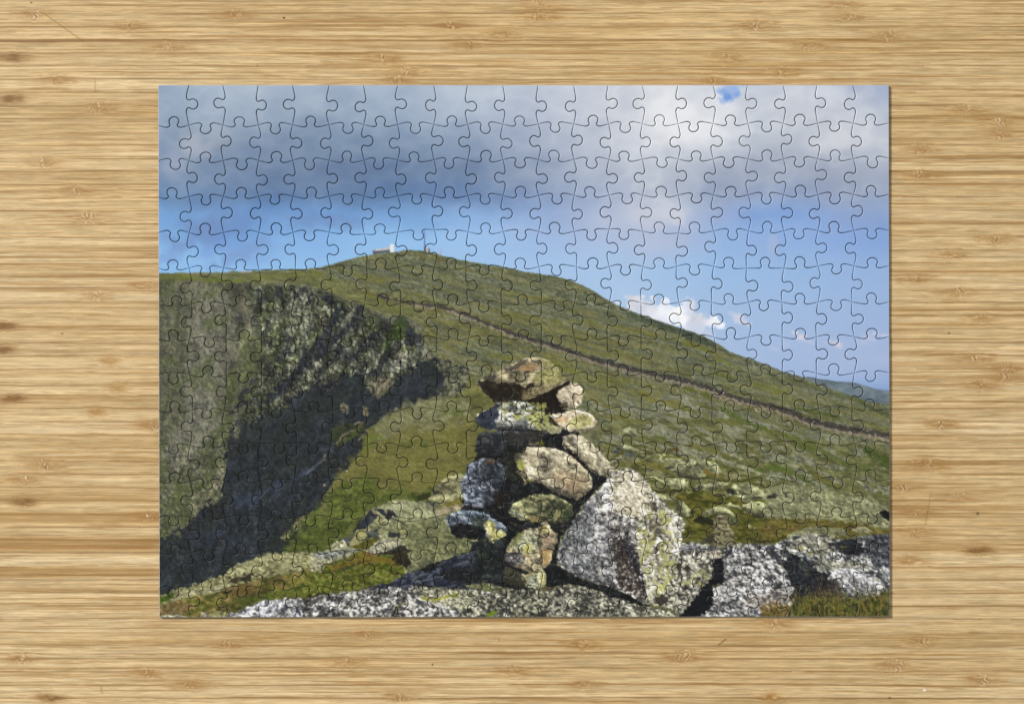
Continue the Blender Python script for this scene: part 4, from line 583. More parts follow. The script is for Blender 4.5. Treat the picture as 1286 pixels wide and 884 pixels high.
    LY('L', "250,330 330,350 340,420 320,500 340,600 330,690 280,660 260,520", [(0, 60, 60, 70), (.45, 110, 112, 124), (1, 188, 190, 200)], (3, 3, -50, 4), 3, (2.4, 3), .75); LY('L', "240,680 240,600 290,640 340,660 350,704", (70, 72, 76), soft=3, rough=(2, 3), op=.6); DOTS('L', "200,250 420,180 440,420 330,520 160,600", 90, .6, 1.7, [(196, 198, 208), (72, 74, 86), (206, 206, 210)], 18, -50, .6, None, .65)
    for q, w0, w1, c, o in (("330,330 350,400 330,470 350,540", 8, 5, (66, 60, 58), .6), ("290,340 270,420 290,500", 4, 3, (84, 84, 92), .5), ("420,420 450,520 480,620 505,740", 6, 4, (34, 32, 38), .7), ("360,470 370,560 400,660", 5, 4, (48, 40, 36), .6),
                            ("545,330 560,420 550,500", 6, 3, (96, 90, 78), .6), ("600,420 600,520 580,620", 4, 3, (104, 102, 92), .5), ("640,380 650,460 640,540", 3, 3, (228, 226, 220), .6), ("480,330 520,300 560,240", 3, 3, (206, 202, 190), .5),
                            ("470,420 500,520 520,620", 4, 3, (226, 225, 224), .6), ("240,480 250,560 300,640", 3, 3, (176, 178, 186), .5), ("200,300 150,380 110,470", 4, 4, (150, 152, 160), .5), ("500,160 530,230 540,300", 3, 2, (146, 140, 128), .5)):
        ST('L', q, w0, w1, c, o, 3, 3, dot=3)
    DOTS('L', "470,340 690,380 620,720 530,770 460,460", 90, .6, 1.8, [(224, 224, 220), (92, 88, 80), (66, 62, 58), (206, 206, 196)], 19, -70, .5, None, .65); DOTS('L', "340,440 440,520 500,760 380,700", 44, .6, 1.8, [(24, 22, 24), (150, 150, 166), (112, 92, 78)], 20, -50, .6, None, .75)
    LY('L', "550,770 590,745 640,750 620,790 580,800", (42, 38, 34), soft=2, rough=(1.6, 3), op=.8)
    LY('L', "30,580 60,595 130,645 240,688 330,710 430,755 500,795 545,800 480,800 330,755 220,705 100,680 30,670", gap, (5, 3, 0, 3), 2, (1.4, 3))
    # ---- overall: small relief lit from the right and above, cracks in the stones, a little grain
    sl, X, Y = region(PX0, 312, PX1, PY1)
    b = CV[sl]; mx = b.max(-1); sat = (mx - b.min(-1)) / (mx + 8); lum = b.mean(-1)
    below = sm((Y - np.interp(X, [q[0] for q in ridge], [q[1] for q in ridge])) / 2)
    inr = sm(sdf(rav, X, Y) / 14)
    def H(dx, dy):
        h1 = fbm(X + dx, Y + dy, 8, 5.5, 8, 3, 301) + .55 * fbm(X + dx, Y + dy, 3.2, 2.6, 20, 3, 302)
        h2 = fbm(X + dx, Y + dy, 8.5, 6, -62, 3, 303) + .6 * fbm(X + dx, Y + dy, 3.6, 3.0, -50, 3, 304)
        return h1 * (1 - inr) + h2 * inr
    E = H(0, 0) - H(1.3, -1.0)
    rock = np.clip(1.15 - sat / .3, 0, 1)
    near = sm((Y - 540) / 60)
    inc = sm(sdf(clf, X, Y) / 12 + .3)
    wgt = (.07 + .17 * rock * near + .05 * inr + .30 * inc + .06 * rock) * below
    b *= (1 + np.clip(E * 2.1, -.75, .85) * wgt)[..., None]
    v1, e1 = worley(X, Y, 17, 11, 20, 311); v2, e2 = worley(X, Y, 7, 5, -15, 312); v3, e3 = worley(X, Y, 9, 5, -58, 313); v4, e4 = worley(X, Y, 5, 3.2, 14, 314)
    pn = rock * near
    b *= (1 + pn * ((v1 - .5) * .30 + (v2 - .5) * .22) - pn * .30 * sm((.10 - e1) / .08) * (v2 > .35) - pn * .16 * sm((.12 - e2) / .1) * (v1 > .5))[..., None]
    b *= (1 + inc * ((v3 - .5) * .46) - inc * .36 * sm((.16 - e3) / .14) + inr * (1 - inc) * (v3 - .5) * .13)[..., None]
    mid = below * (1 - near) * (1 - inr) * rock
    b *= (1 + (v4 - .5) * .16 * mid)[..., None]
    rg = abs(fbm(X, Y, 13, 8, 25, 3, 305) - .5) + .25 * abs(fbm(X, Y, 6, 5, 60, 2, 306) - .5)
    ck = sm((.055 - rg) / .04) * rock * near * sm((lum - 60) / 40)
    b *= (1 - .42 * ck)[..., None]
    pit = sm((fbm(X, Y, 2.6, 2.2, 0, 3, 307) - .86) / .1) * rock * near * sm((lum - 60) / 40)
    b *= (1 - .5 * pit)[..., None]
    lum = b.mean(-1, keepdims=True); wb = below[..., None]
    gr = lum + (b - lum) * np.array([.9, .86, .9]); gr = gr * np.array([1.05, 1.03, .99]); gr = gr * (1 + .13 * rock * near * sm((lum[..., 0] - 62) / 50))[..., None]; gr = gr + (sm((lum - 60) / 60) * (rock * near)[..., None]) * (np.array([2.5, 2.5, -3.])); gr = gr * (1 + .16 * (lum - 95) / 95 * np.exp(-((lum - 95) / 70) ** 2))
    b += (gr - b) * wb
    g = fbm(X, Y, 1.5, 1.3, 20, 2, 91) - .5
    b *= (1 + .13 * g * below)[..., None]
    np.clip(CV, 4, 246, out=CV)

# ------------------------------------------------------------------ the bamboo board
PITCH = 16.55
KNOTS = """43,18,0 161,33,0 295,18,1 70,100,0 206,58,0 17,72,2 13,124,2 119,135,0 54,204,0 94,238,0 109,274,0 676,4,0 678,20,0 567,32,1 632,43,0 590,57,0 480,72,1 510,88,1 498,100,0
1064,4,0 1066,20,0 950,33,0 1116,44,0 1017,57,0 912,72,0 982,90,1 895,101,0 1215,137,0 1257,152,0 1256,168,0 1155,187,0 1155,219,0 1252,301,1 1194,320,0 1148,350,1 1206,367,0 1236,401,0 1224,450,1 1266,464,1 1264,474,0
1233,484,1 1182,532,1 1166,582,0 120,371,0 185,360,0 136,453,3 148,487,3 15,500,2 120,517,3 192,534,1 54,584,1 2,409,2 2,439,2 32,603,0 29,631,2 185,649,1 25,827,0 185,845,1 283,811,0 236,860,1 61,877,2
462,797,0 733,810,1 437,832,0 644,844,0 733,860,0 502,875,1 856,827,0 1166,586,0 1135,611,0 1208,625,0 1152,642,1 1150,669,1 1230,691,2 1140,704,1 1159,806,0 1128,837,0 1237,854,1 972,784,1 969,876,3 863,825,0
-60,40,0 -120,300,1 -80,560,0 -160,700,1 1340,90,0 1400,330,1 1330,610,0 1440,760,1 300,-60,0 900,-90,1 700,960,0 150,980,1 1200,930,0"""

def bamboo(X, Y):
    """colour of the board (0..255) at photo units X, Y: glued strips of fibres with node scars"""
    X = X.astype(np.float32); Y = Y.astype(np.float32)
    Yw = Y + (fbm(X, Y, 320, 60, 0, 2, 201) - .5) * 1.8 + (fbm(X, Y, 70, 18, 0, 2, 202) - .5) * .5
    kn = [tuple(float(v) for v in k.split(',')) for k in KNOTS.split()]
    # fibres bend round the node scars
    for kx, ky, t in kn:
        m = (abs(X - kx) < 60) & (abs(Y - ky) < 16)
        if not m.any(): continue
        dx = X[m] - kx; dy = Y[m] - ky
        g = np.exp(-(dx / 17) ** 2 - (dy / 7) ** 2)
        Yw[m] += np.sign(dy) * -2.4 * g * np.minimum(abs(dy) / 3, 1) + 1.2 * np.exp(-(dx / 8) ** 2 - (dy / 7) ** 2) * np.sin(dx * .45 + ky)
    ks = Yw / PITCH + .02
    k = np.floor(ks).astype(int); fr = (ks - k).astype(np.float32)
    R = np.random.RandomState(77); tint = R.rand(400); tint2 = R.rand(400); tint3 = R.rand(400)
    kk = np.clip(k + 150, 0, 399)
    base = np.zeros(X.shape + (3,), np.float32)
    # broad drift of the board's own tone
    lo = fbm(X, Y, 500, 90, 0, 3, 210)
    st = [(0, 188, 158, 108), (.35, 205, 176, 127), (.7, 215, 189, 143), (1, 226, 204, 163)]
    q = .48 + (tint[kk] - .5) * .42 + (lo - .5) * .30 + (fbm(X, Yw, 240, 4.5, 0, 3, 211) - .5) * .26
    base = cmap(q, st)
    # fine fibres
    f1 = fbm(X, Yw, 150, 1.5, 0, 4, 212) - .5
    f2 = fbm(X, Yw, 46, 1.15, 0, 3, 213) - .5
    f3 = fbm(X, Yw, 420, 2.6, 0, 3, 214) - .5
    f4 = fbm(X, Yw, 22, .8, 0, 2, 231) - .5
    f5 = fbm(X, Yw, 9, 1.6, 0, 2, 232) - .5
    base *= (1 + .10 * f1 + .11 * f2 + .05 * f3 + .12 * f4 + .05 * f5)[..., None]
    dk = sm((fbm(X, Yw, 30, .95, 0, 2, 233) - .84) / .12) * (.4 + .6 * fbm(X, Yw, 90, 14, 0, 2, 234))
    base += (np.array((156, 118, 70), np.float32) - base) * (dk * .5)[..., None]
    # pores: short dark dashes, long brown streaks
    amt = .5 + .5 * fbm(X, Yw, 220, 10, 0, 2, 215)
    p1 = sm((fbm(X, Yw, 62, 1.25, 0, 3, 216) - .80) / .16) * amt
    p2 = sm((fbm(X, Yw, 250, 1.7, 0, 3, 217) - .84) / .12)
    p3 = sm((fbm(X, Yw, 320, 3.6, 0, 3, 218) - .80) / .2)
    br = np.array((150, 108, 56), np.float32)
    for p, o in ((p1, .34), (p2, .5), (p3, .3)):
        base += (br - base) * (p * o * 1.25)[..., None]
    hi = sm((fbm(X, Yw, 120, 1.6, 0, 3, 219) - .82) / .16)
    base += (np.array((232, 210, 172), np.float32) - base) * (hi * .4)[..., None]
    # glue lines between the strips
    js = (fbm(X, Y * 0 + k * 7.7, 170, 1, 0, 3, 220))
    e = np.minimum(fr, 1 - fr) * PITCH
    gl = np.exp(-(e / (.55 + .5 * js)) ** 2) * (.15 + .85 * sm((js - .25) / .4)) * (.55 + .45 * tint2[kk])
    base += (np.array((128, 92, 50), np.float32) - base) * (gl * .85)[..., None]
    sd = np.exp(-(fr * PITCH / 3.2)) * (tint3[kk] - .3) * .28
    base += (np.array((158, 118, 66), np.float32) - base) * np.clip(sd, 0, 1)[..., None]
    # darker and paler streaks at their places
    for x0, x1, y, w, c, o in ((-150, 420, 646, 3.5, (156, 116, 62), .75), (-150, 300, 653, 5, (164, 124, 70), .6), (-150, 330, 679, 4, (146, 104, 52), .8), (-150, 260, 687, 4.5, (150, 108, 56), .85), (-150, 240, 716, 3.5, (154, 112, 58), .75),
                               (-150, 260, 722, 3, (138, 96, 46), .8), (-150, 240, 627, 4, (160, 122, 70), .6), (-150, 420, 311, 3.5, (160, 122, 72), .5), (-150, 330, 51, 1.1, (112, 76, 40), .8), (300, 1400, 50, .9, (140, 96, 48), .7),
                               (60, 330, 67, 1.2, (140, 100, 58), .6), (-150, 200, 214, 1.2, (130, 92, 50), .8), (-150, 60, 70, 4, (150, 116, 70), .6), (-150, 40, 130, 3, (110, 84, 56), .8), (-150, 200, 361, 1.0, (120, 84, 48), .8),
                               (560, 830, 819, 1.2, (112, 78, 40), .85), (420, 1000, 821, 1, (150, 108, 58), .6), (1080, 1400, 342, 1, (150, 104, 54), .8), (1080, 1400, 390, 1.2, (140, 96, 48), .8), (1080, 1300, 408, 1.6, (166, 124, 70), .7),
                               (1080, 1400, 281, 1.4, (150, 106, 56), .7), (1080, 1340, 458, 3, (166, 124, 74), .5), (1090, 1340, 474, 2, (150, 108, 60), .7), (1080, 1400, 505, 1, (128, 88, 46), .8), (1080, 1400, 689, 2.5, (164, 122, 68), .6),
                               (1080, 1400, 640, 1.4, (150, 106, 58), .6), (1080, 1400, 712, 1.4, (158, 114, 62), .6), (1100, 1400, 112, 1.2, (140, 98, 50), .6), (1120, 1400, 196, 1.4, (150, 106, 54), .8), (1120, 1400, 218, 1.2, (150, 108, 58), .7),
                               (1120, 1400, 231, 2.4, (172, 130, 76), .6), (-150, 430, 742, 1.2, (136, 98, 52), .7), (-150, 1400, 839, 1, (146, 106, 58), .6), (-150, 300, 775, 1.2, (150, 112, 64), .6), (880, 1400, 768, 1.2, (176, 136, 84), .5),
                               (-150, 190, 410, 1.3, (140, 100, 56), .6), (-150, 190, 475, 1.0, (226, 202, 160), .6), (-150, 190, 540, 3, (226, 200, 158), .5), (420, 1180, 68, 5, (216, 186, 136), .4), (500, 860, 38, 3, (196, 160, 104), .5),
                               (420, 700, 76, 2, (172, 128, 68), .7), (700, 1100, 92, 1.4, (170, 126, 66), .6), (860, 1120, 80, 3, (178, 134, 72), .5), (300, 560, 84, 1.4, (168, 124, 66), .6), (760, 1130, 101, 2, (190, 140, 84), .6), (540, 1180, 63, 1, (176, 132, 68), .7)):
        m = (Yw > y - w * 3) & (Yw < y + w * 3) & (X > x0 - 90) & (X < x1 + 90)
        if not m.any(): continue
        d = (Yw[m] - y) / w
        a = np.exp(-d * d) * sm((X[m] - x0) / 60) * sm((x1 - X[m]) / 90) * (.45 + .55 * fbm(X[m], Yw[m], 120, 2.2, 0, 2, int(y * 3 + 5))) * o
        base[m] += (np.array(c, np.float32) - base[m]) * a[..., None]
    # node scars
    for kx, ky, t in kn:
        if not ((abs(X - kx) < 60) & (abs(Y - ky) < 16)).any(): continue
        m = (abs(X - kx) < 48) & (abs(Y - ky) < 12)
        dx = X[m] - kx; dy = Y[m] - ky; b = base[m]
        ph = (kx * 13.7) % 6.28; fl = 1 if (kx + ky) % 2 < 1 else -1
        w = 3.5 + 6 * ((kx * 7.1) % 1); hgt = 4.2 + 3.6 * ((ky * 3.7 + kx) % 1); stg = .55 + .45 * ((kx * 1.93 + ky * .71) % 1)
        n = fbm(X[m], Y[m], 6, 4, 60 * fl, 2, int(kx * 3 + ky) + 900)
        n2 = fbm(X[m], Y[m], 9, 1.8, 0, 3, int(kx * 5 + ky) + 950)
        halo = np.exp(-(dx / 24) ** 2 - (dy / 6.5) ** 2)
        if t == 2:
            a = np.exp(-(dx / 17) ** 2 - (dy / 5.5) ** 2) * (.5 + .7 * n2); c = (122, 84, 42)
            b += (np.array(c, np.float32) - b) * np.clip(a, 0, .8)[..., None]
        elif t == 3:
            a = np.exp(-(dx / 11) ** 2 - (dy / 6) ** 2) * (.35 + .6 * n2); c = (168, 122, 64)
            b += (np.array(c, np.float32) - b) * np.clip(a, 0, .85)[..., None]
        else:
            a = halo * (.3 + .8 * n2) * (.95 if t else .7)
            b += (np.array((164, 122, 70), np.float32) - b) * np.clip(a, 0, .8)[..., None]
            arc = dx + 1.6 * fl * np.cos(dy * .55 + ph) - (n - .5) * 5
            core = np.exp(-((dy - (n2 - .5) * 3) / hgt) ** 4) * stg
            tl = np.exp(-((dx - fl * 14) / 16) ** 2 - ((dy - 2 * fl) / 2.2) ** 2) * n2 * stg
            b += (np.array((150, 108, 58), np.float32) - b) * np.clip(tl * .7, 0, 1)[..., None]
            wv = np.sin(arc * (.8 + .5 * stg) + dy * .35 * fl + ph) * np.exp(-(dx / w) ** 2) * core
            dk = np.clip(wv, 0, 1) * sm((n - .3) / .4); lt = np.clip(-wv, 0, 1) * sm((n - .35) / .4)
            b += (np.array((126, 90, 48), np.float32) - b) * (dk * .78)[..., None]
            b += (np.array((242, 226, 196), np.float32) - b) * (lt * .85)[..., None]
        base[m] = b
    # specks and a scratch or two
    for x, y, r, c in ((356, 22, 1.3, (60, 48, 36)), (1162, 867, 1.5, (250, 248, 242)), (543, 835, 1.3, (90, 66, 40)), (1193, 418, 1.2, (96, 80, 60)), (77, 419, 1.2, (130, 96, 60)), (323, 82, .9, (110, 80, 50)), (1229, 645, 2.0, (110, 92, 60)), (627, 804, 1, (140, 104, 66)), (1118, 877, 1.6, (120, 86, 50)), (38, 3, 1.2, (120, 92, 60))):
        m = (abs(X - x) < 5) & (abs(Y - y) < 5)
        if m.any():
            a = sm((r + .5 - np.hypot(X[m] - x, Y[m] - y)) / 1.1); base[m] += (np.array(c, np.float32) - base[m]) * a[..., None]
    for x0, y0, x1, y1, o in ((56, 18, 104, 52, .35), (903, 810, 912, 803, .8), (118, 100, 119, 116, .3), (126, 863, 127, 871, .4), (1163, 660, 1170, 620, .3)):
        ex, ey = x1 - x0, y1 - y0
        t = np.clip(((X - x0) * ex + (Y - y0) * ey) / (ex * ex + ey * ey), 0, 1); d = np.hypot(X - x0 - t * ex, Y - y0 - t * ey)
        m = d < 1.6
        if m.any(): base[m] += (np.array((120, 86, 48), np.float32) - base[m]) * (sm(1.3 - d[m]) * o)[..., None]
    return np.clip(base, 10, 250)

# ------------------------------------------------------------------ scene units: one photo unit = MM metres; x right, y up, z towards the camera
MM = .00046
CXP, CYP = 643., 442.
def wx(x): return (x - CXP) * MM
def wy(y): return (CYP - y) * MM
TH = 3.6 * MM                                                    # thickness of the card

def lin(c):
    c = np.clip(np.asarray(c, np.float32) / 255., 0, 1)
    return np.where(c <= .04045, c / 12.92, ((c + .055) / 1.055) ** 2.4)

C = bpy.context.scene.collection
def mesh_obj(name, verts, faces, col=None, mats=(), midx=None, parent=None, smooth=False):
    me = bpy.data.meshes.new(name)
    verts = np.asarray(verts, np.float32)
    me.vertices.add(len(verts)); me.vertices.foreach_set('co', verts.ravel())
    ln = np.array([len(f) for f in faces], np.int32); st = np.concatenate([[0], np.cumsum(ln)[:-1]]).astype(np.int32)
    me.loops.add(int(ln.sum())); me.loops.foreach_set('vertex_index', np.concatenate([np.asarray(f, np.int32) for f in faces]))
    me.polygons.add(len(faces)); me.polygons.foreach_set('loop_start', st); me.polygons.foreach_set('loop_total', ln)
    if midx is not None: me.polygons.foreach_set('material_index', np.asarray(midx, np.int32))
    me.update(calc_edges=True)
    me.attributes.new('sharp_face', 'BOOLEAN', 'FACE').data.foreach_set('value', np.ones(len(faces), bool))
    if col is not None:
        a = me.color_attributes.new('print', 'FLOAT_COLOR', 'POINT')
        a.data.foreach_set('color', np.concatenate([col, np.ones((len(col), 1), np.float32)], 1).astype(np.float32).ravel())
    for m in mats: me.materials.append(m)
    o = bpy.data.objects.new(name, me); C.objects.link(o)
    if parent: o.parent = parent
    return o

# ------------------------------------------------------------------ materials
def newmat(name):
    m = bpy.data.materials.new(name); m.use_nodes = True
    nt = m.node_tree; b = nt.nodes['Principled BSDF']
    return m, nt, b

def mat_print():
    m, nt, b = newmat('printed_card')
    at = nt.nodes.new('ShaderNodeAttribute'); at.attribute_name = 'print'
    tc = nt.nodes.new('ShaderNodeTexCoord')
    n = nt.nodes.new('ShaderNodeTexNoise'); n.inputs['Scale'].default_value = 2300; n.inputs['Detail'].default_value = 2
    mr = nt.nodes.new('ShaderNodeMapRange'); mr.inputs['From Min'].default_value = .3; mr.inputs['From Max'].default_value = .7
    mr.inputs['To Min'].default_value = .965; mr.inputs['To Max'].default_value = 1.035
    mx = nt.nodes.new('ShaderNodeVectorMath'); mx.operation = 'SCALE'
    L = nt.links.new
    L(tc.outputs['Object'], n.inputs['Vector']); L(n.outputs['Fac'], mr.inputs['Value'])
    L(at.outputs['Color'], mx.inputs[0]); L(mr.outputs['Result'], mx.inputs['Scale']); L(mx.outputs['Vector'], b.inputs['Base Color'])
    # the faint linen of the laminate
    n2 = nt.nodes.new('ShaderNodeTexNoise'); n2.inputs['Scale'].default_value = 900; n2.inputs['Detail'].default_value = 1
    bp = nt.nodes.new('ShaderNodeBump'); bp.inputs['Strength'].default_value = .06; bp.inputs['Distance'].default_value = .0002
    L(tc.outputs['Object'], n2.inputs['Vector']); L(n2.outputs['Fac'], bp.inputs['Height']); L(bp.outputs['Normal'], b.inputs['Normal'])
    b.inputs['Roughness'].default_value = .5; b.inputs['Specular IOR Level'].default_value = .16
    return m

def mat_card():
    m, nt, b = newmat('grey_chipboard')
    tc = nt.nodes.new('ShaderNodeTexCoord')
    n = nt.nodes.new('ShaderNodeTexNoise'); n.inputs['Scale'].default_value = 1500; n.inputs['Detail'].default_value = 3
    r = nt.nodes.new('ShaderNodeValToRGB'); r.color_ramp.elements[0].color = (.10, .095, .09, 1); r.color_ramp.elements[1].color = (.20, .19, .175, 1)
    nt.links.new(tc.outputs['Object'], n.inputs['Vector']); nt.links.new(n.outputs['Fac'], r.inputs['Fac']); nt.links.new(r.outputs['Color'], b.inputs['Base Color'])
    b.inputs['Roughness'].default_value = .9; b.inputs['Specular IOR Level'].default_value = .1
    return m

def mat_rim():
    m, nt, b = newmat('cut_paper_edge')
    tc = nt.nodes.new('ShaderNodeTexCoord')
    n = nt.nodes.new('ShaderNodeTexNoise'); n.inputs['Scale'].default_value = 120; n.inputs['Detail'].default_value = 4
    r = nt.nodes.new('ShaderNodeValToRGB'); r.color_ramp.elements[0].color = (.30, .31, .33, 1); r.color_ramp.elements[1].color = (.55, .56, .58, 1)
    nt.links.new(tc.outputs['Object'], n.inputs['Vector']); nt.links.new(n.outputs['Fac'], r.inputs['Fac']); nt.links.new(r.outputs['Color'], b.inputs['Base Color'])
    b.inputs['Roughness'].default_value = .8; b.inputs['Specular IOR Level'].default_value = .2
    return m

def mat_bamboo():
    m, nt, b = newmat('bamboo')
    L = nt.links.new
    at = nt.nodes.new('ShaderNodeAttribute'); at.attribute_name = 'print'
    tc = nt.nodes.new('ShaderNodeTexCoord')
    mp = nt.nodes.new('ShaderNodeMapping'); mp.inputs['Scale'].default_value = (90, 2300, 1)
    n = nt.nodes.new('ShaderNodeTexNoise'); n.inputs['Scale'].default_value = 1; n.inputs['Detail'].default_value = 3
    n3 = nt.nodes.new('ShaderNodeTexNoise'); n3.inputs['Scale'].default_value = 1400; n3.inputs['Detail'].default_value = 2
    L(tc.outputs['Object'], mp.inputs['Vector']); L(mp.outputs['Vector'], n.inputs['Vector']); L(tc.outputs['Object'], n3.inputs['Vector'])
    ad = nt.nodes.new('ShaderNodeMath'); ad.operation = 'ADD'; L(n.outputs['Fac'], ad.inputs[0]); L(n3.outputs['Fac'], ad.inputs[1])
    mr = nt.nodes.new('ShaderNodeMapRange'); mr.inputs['From Min'].default_value = .65; mr.inputs['From Max'].default_value = 1.35
    mr.inputs['To Min'].default_value = .88; mr.inputs['To Max'].default_value = 1.12; L(ad.outputs[0], mr.inputs['Value'])
    mx = nt.nodes.new('ShaderNodeVectorMath'); mx.operation = 'SCALE'
    L(at.outputs['Color'], mx.inputs[0]); L(mr.outputs['Result'], mx.inputs['Scale']); L(mx.outputs['Vector'], b.inputs['Base Color'])
    bp = nt.nodes.new('ShaderNodeBump'); bp.inputs['Strength'].default_value = .25; bp.inputs['Distance'].default_value = .0002
    L(n.outputs['Fac'], bp.inputs['Height']); L(bp.outputs['Normal'], b.inputs['Normal'])
    b.inputs['Roughness'].default_value = .5; b.inputs['Specular IOR Level'].default_value = .3
    return m

M_PRINT, M_CARD, M_RIM, M_BAM = mat_print(), mat_card(), mat_rim(), mat_bamboo()

# ------------------------------------------------------------------ the bamboo tabletop: one slab, fine where the photo shows it
def axis(lo, hi, a, b, fine, coarse):
    g = list(np.arange(a, b + fine * .5, fine)); x = a
    left = []
    while x > lo: x -= coarse; left.append(x)
    right = []; x = g[-1]
    while x < hi: x += coarse; right.append(x)
    return np.array(left[::-1] + g + right)

def build_table():
    gx = axis(-560, 1850, -30, 1316, 1.5, 14); gy = axis(-420, 1300, -24, 908, .82, 3.2)
    X, Y = np.meshgrid(gx, gy)
    col = lin(bamboo(X, Y)).reshape(-1, 3)
    h, w = X.shape
    V = np.stack([wx(X), wy(Y), np.zeros_like(X)], -1).reshape(-1, 3)
    i = np.arange(h * w).reshape(h, w)
    F = np.stack([i[:-1, :-1], i[1:, :-1], i[1:, 1:], i[:-1, 1:]], -1).reshape(-1, 4)
    me = bpy.data.meshes.new('tabletop')
    ring = np.concatenate([i[:, 0], i[-1, 1:], i[::-1, -1][1:], i[0, ::-1][1:-1]])
    low = V[ring].copy(); low[:, 2] = -.02
    n0 = len(V); k = len(ring)
    VV = np.concatenate([V, low]); a = np.arange(k); bb = (a + 1) % k
    S = np.stack([ring[a], ring[bb], n0 + bb, n0 + a], -1)[:, ::-1]
    col = np.concatenate([col, col[ring] * .9])
    F = np.concatenate([F, S])
    me.vertices.add(len(VV)); me.vertices.foreach_set('co', VV.astype(np.float32).ravel())
    me.loops.add(F.size); me.loops.foreach_set('vertex_index', F.astype(np.int32).ravel())
    me.polygons.add(len(F)); me.polygons.foreach_set('loop_start', (np.arange(len(F)) * 4).astype(np.int32)); me.polygons.foreach_set('loop_total', np.full(len(F), 4, np.int32))
    me.update(calc_edges=True)
    at = me.color_attributes.new('print', 'FLOAT_COLOR', 'POINT')
    at.data.foreach_set('color', np.concatenate([col, np.ones((len(col), 1))], 1).astype(np.float32).ravel())
    me.materials.append(M_BAM)
    o = bpy.data.objects.new('tabletop', me); C.objects.link(o)
    o['kind'] = 'structure'; o['label'] = 'bamboo tabletop of glued horizontal strips with node scars, under the puzzle'
    return o

# ------------------------------------------------------------------ the die cut: which way every tab points, as in the photo
NC, NR = 21, 15
def alt(first, n): return ''.join('RL'[(i + (first == 'L')) % 2] for i in range(n))
VD = {}                                                          # line 1..20 -> 15 letters, R or L
tail = {1: 'LLRLLRLRLR', 2: 'RLLLRLRLRL', 3: 'LLLLLRLRLR', 4: 'LRLRLLRLRL', 5: 'LLRLLRLRLR', 6: 'LRLRLLRLRL', 7: 'LLLLLRLRLR', 8: 'RLLLRLRLRL', 9: 'RLRLRRLRLR', 10: 'RRRRRLRLRL',
        11: 'LLLLLRLRLR', 12: 'LRLRLLRLRL', 13: 'LRRRLRLRLR', 14: 'RRRRRLRLRL', 15: 'RLRLRRLRLR', 16: 'RRLRRLRLRL', 17: 'RLRLRRLRLR', 18: 'RRRRRLRLRL', 19: 'LRRRLRLRLR', 20: 'RRLRRLRLRL'}
for l in range(1, 21): VD[l] = alt('R' if l % 2 else 'L', 5) + tail[l]
def altu(first, n): return ''.join('UD'[(i + (first == 'D')) % 2] for i in range(n))
HD = {k: altu('U' if k % 2 else 'D', 21) for k in range(1, 15)}  # line 1..14 -> 21 letters, U or D
HD[4] = 'DUDUDUUDDUDUDDUUDUDUD'
HD[5] = 'UDUUUDUDUDUDUDUDUUUDU'
HD[6] = 'UDUDUDUDUDUDUDUDUDUDU'
HD[10] = 'DUDDDUDUDUDUDUDUDDDUD'
HD[10] = 'DUDDDUDUDUDUDUDUDDDUD'
HD[11] = 'UDUDUDDUUDUDUUDDUDUDU'
HD[12] = 'DUDUDUDUDUDUDUDUDUDUD'

RJ = np.random.RandomState(12)
jx = RJ.uniform(-.9, .9, 21); jy = RJ.uniform(-.9, .9, 16)
EX0, EX1, EY0, EY1 = (198.6, 200.0), (1116.4, 1117.8), 107.2, 775.0
def linex(l, y):                                                 # a vertical cut's own line at height y
    t = (y - 107) / 668.
    if l == 0: return EX0[0] + (EX0[1] - EX0[0]) * t
    if l == NC: return EX1[0] + (EX1[1] - EX1[0]) * t
    return 236.8 + 43.93 * (l - 1) + jx[l] + 2.5 * (y - 157) / 590
def liney(k, x):
    if k == 0: return EY0
    if k == NR: return EY1 - .8 * (x - 199) / 918
    return 158.3 + 44.62 * (k - 1) + jy[k] - 2.6 * (x - 237) / 835

NODE = {}
for k in range(NR + 1):
    for l in range(NC + 1):
        y = liney(k, 236.8 + 43.93 * (l - 1)); x = linex(l, y); y = liney(k, x)
        if 0 < l < NC and 0 < k < NR:
            a, b = VD[l][k - 1], VD[l][k]
            if a == b: x += -2.6 if a == 'R' else 2.6
            a, b = HD[k][l - 1], HD[k][l]
            if a == b: y += 2.6 if a == 'U' else -2.6
        elif 0 < l < NC: x += RJ.uniform(-.5, .5)
        NODE[k, l] = (x, y)

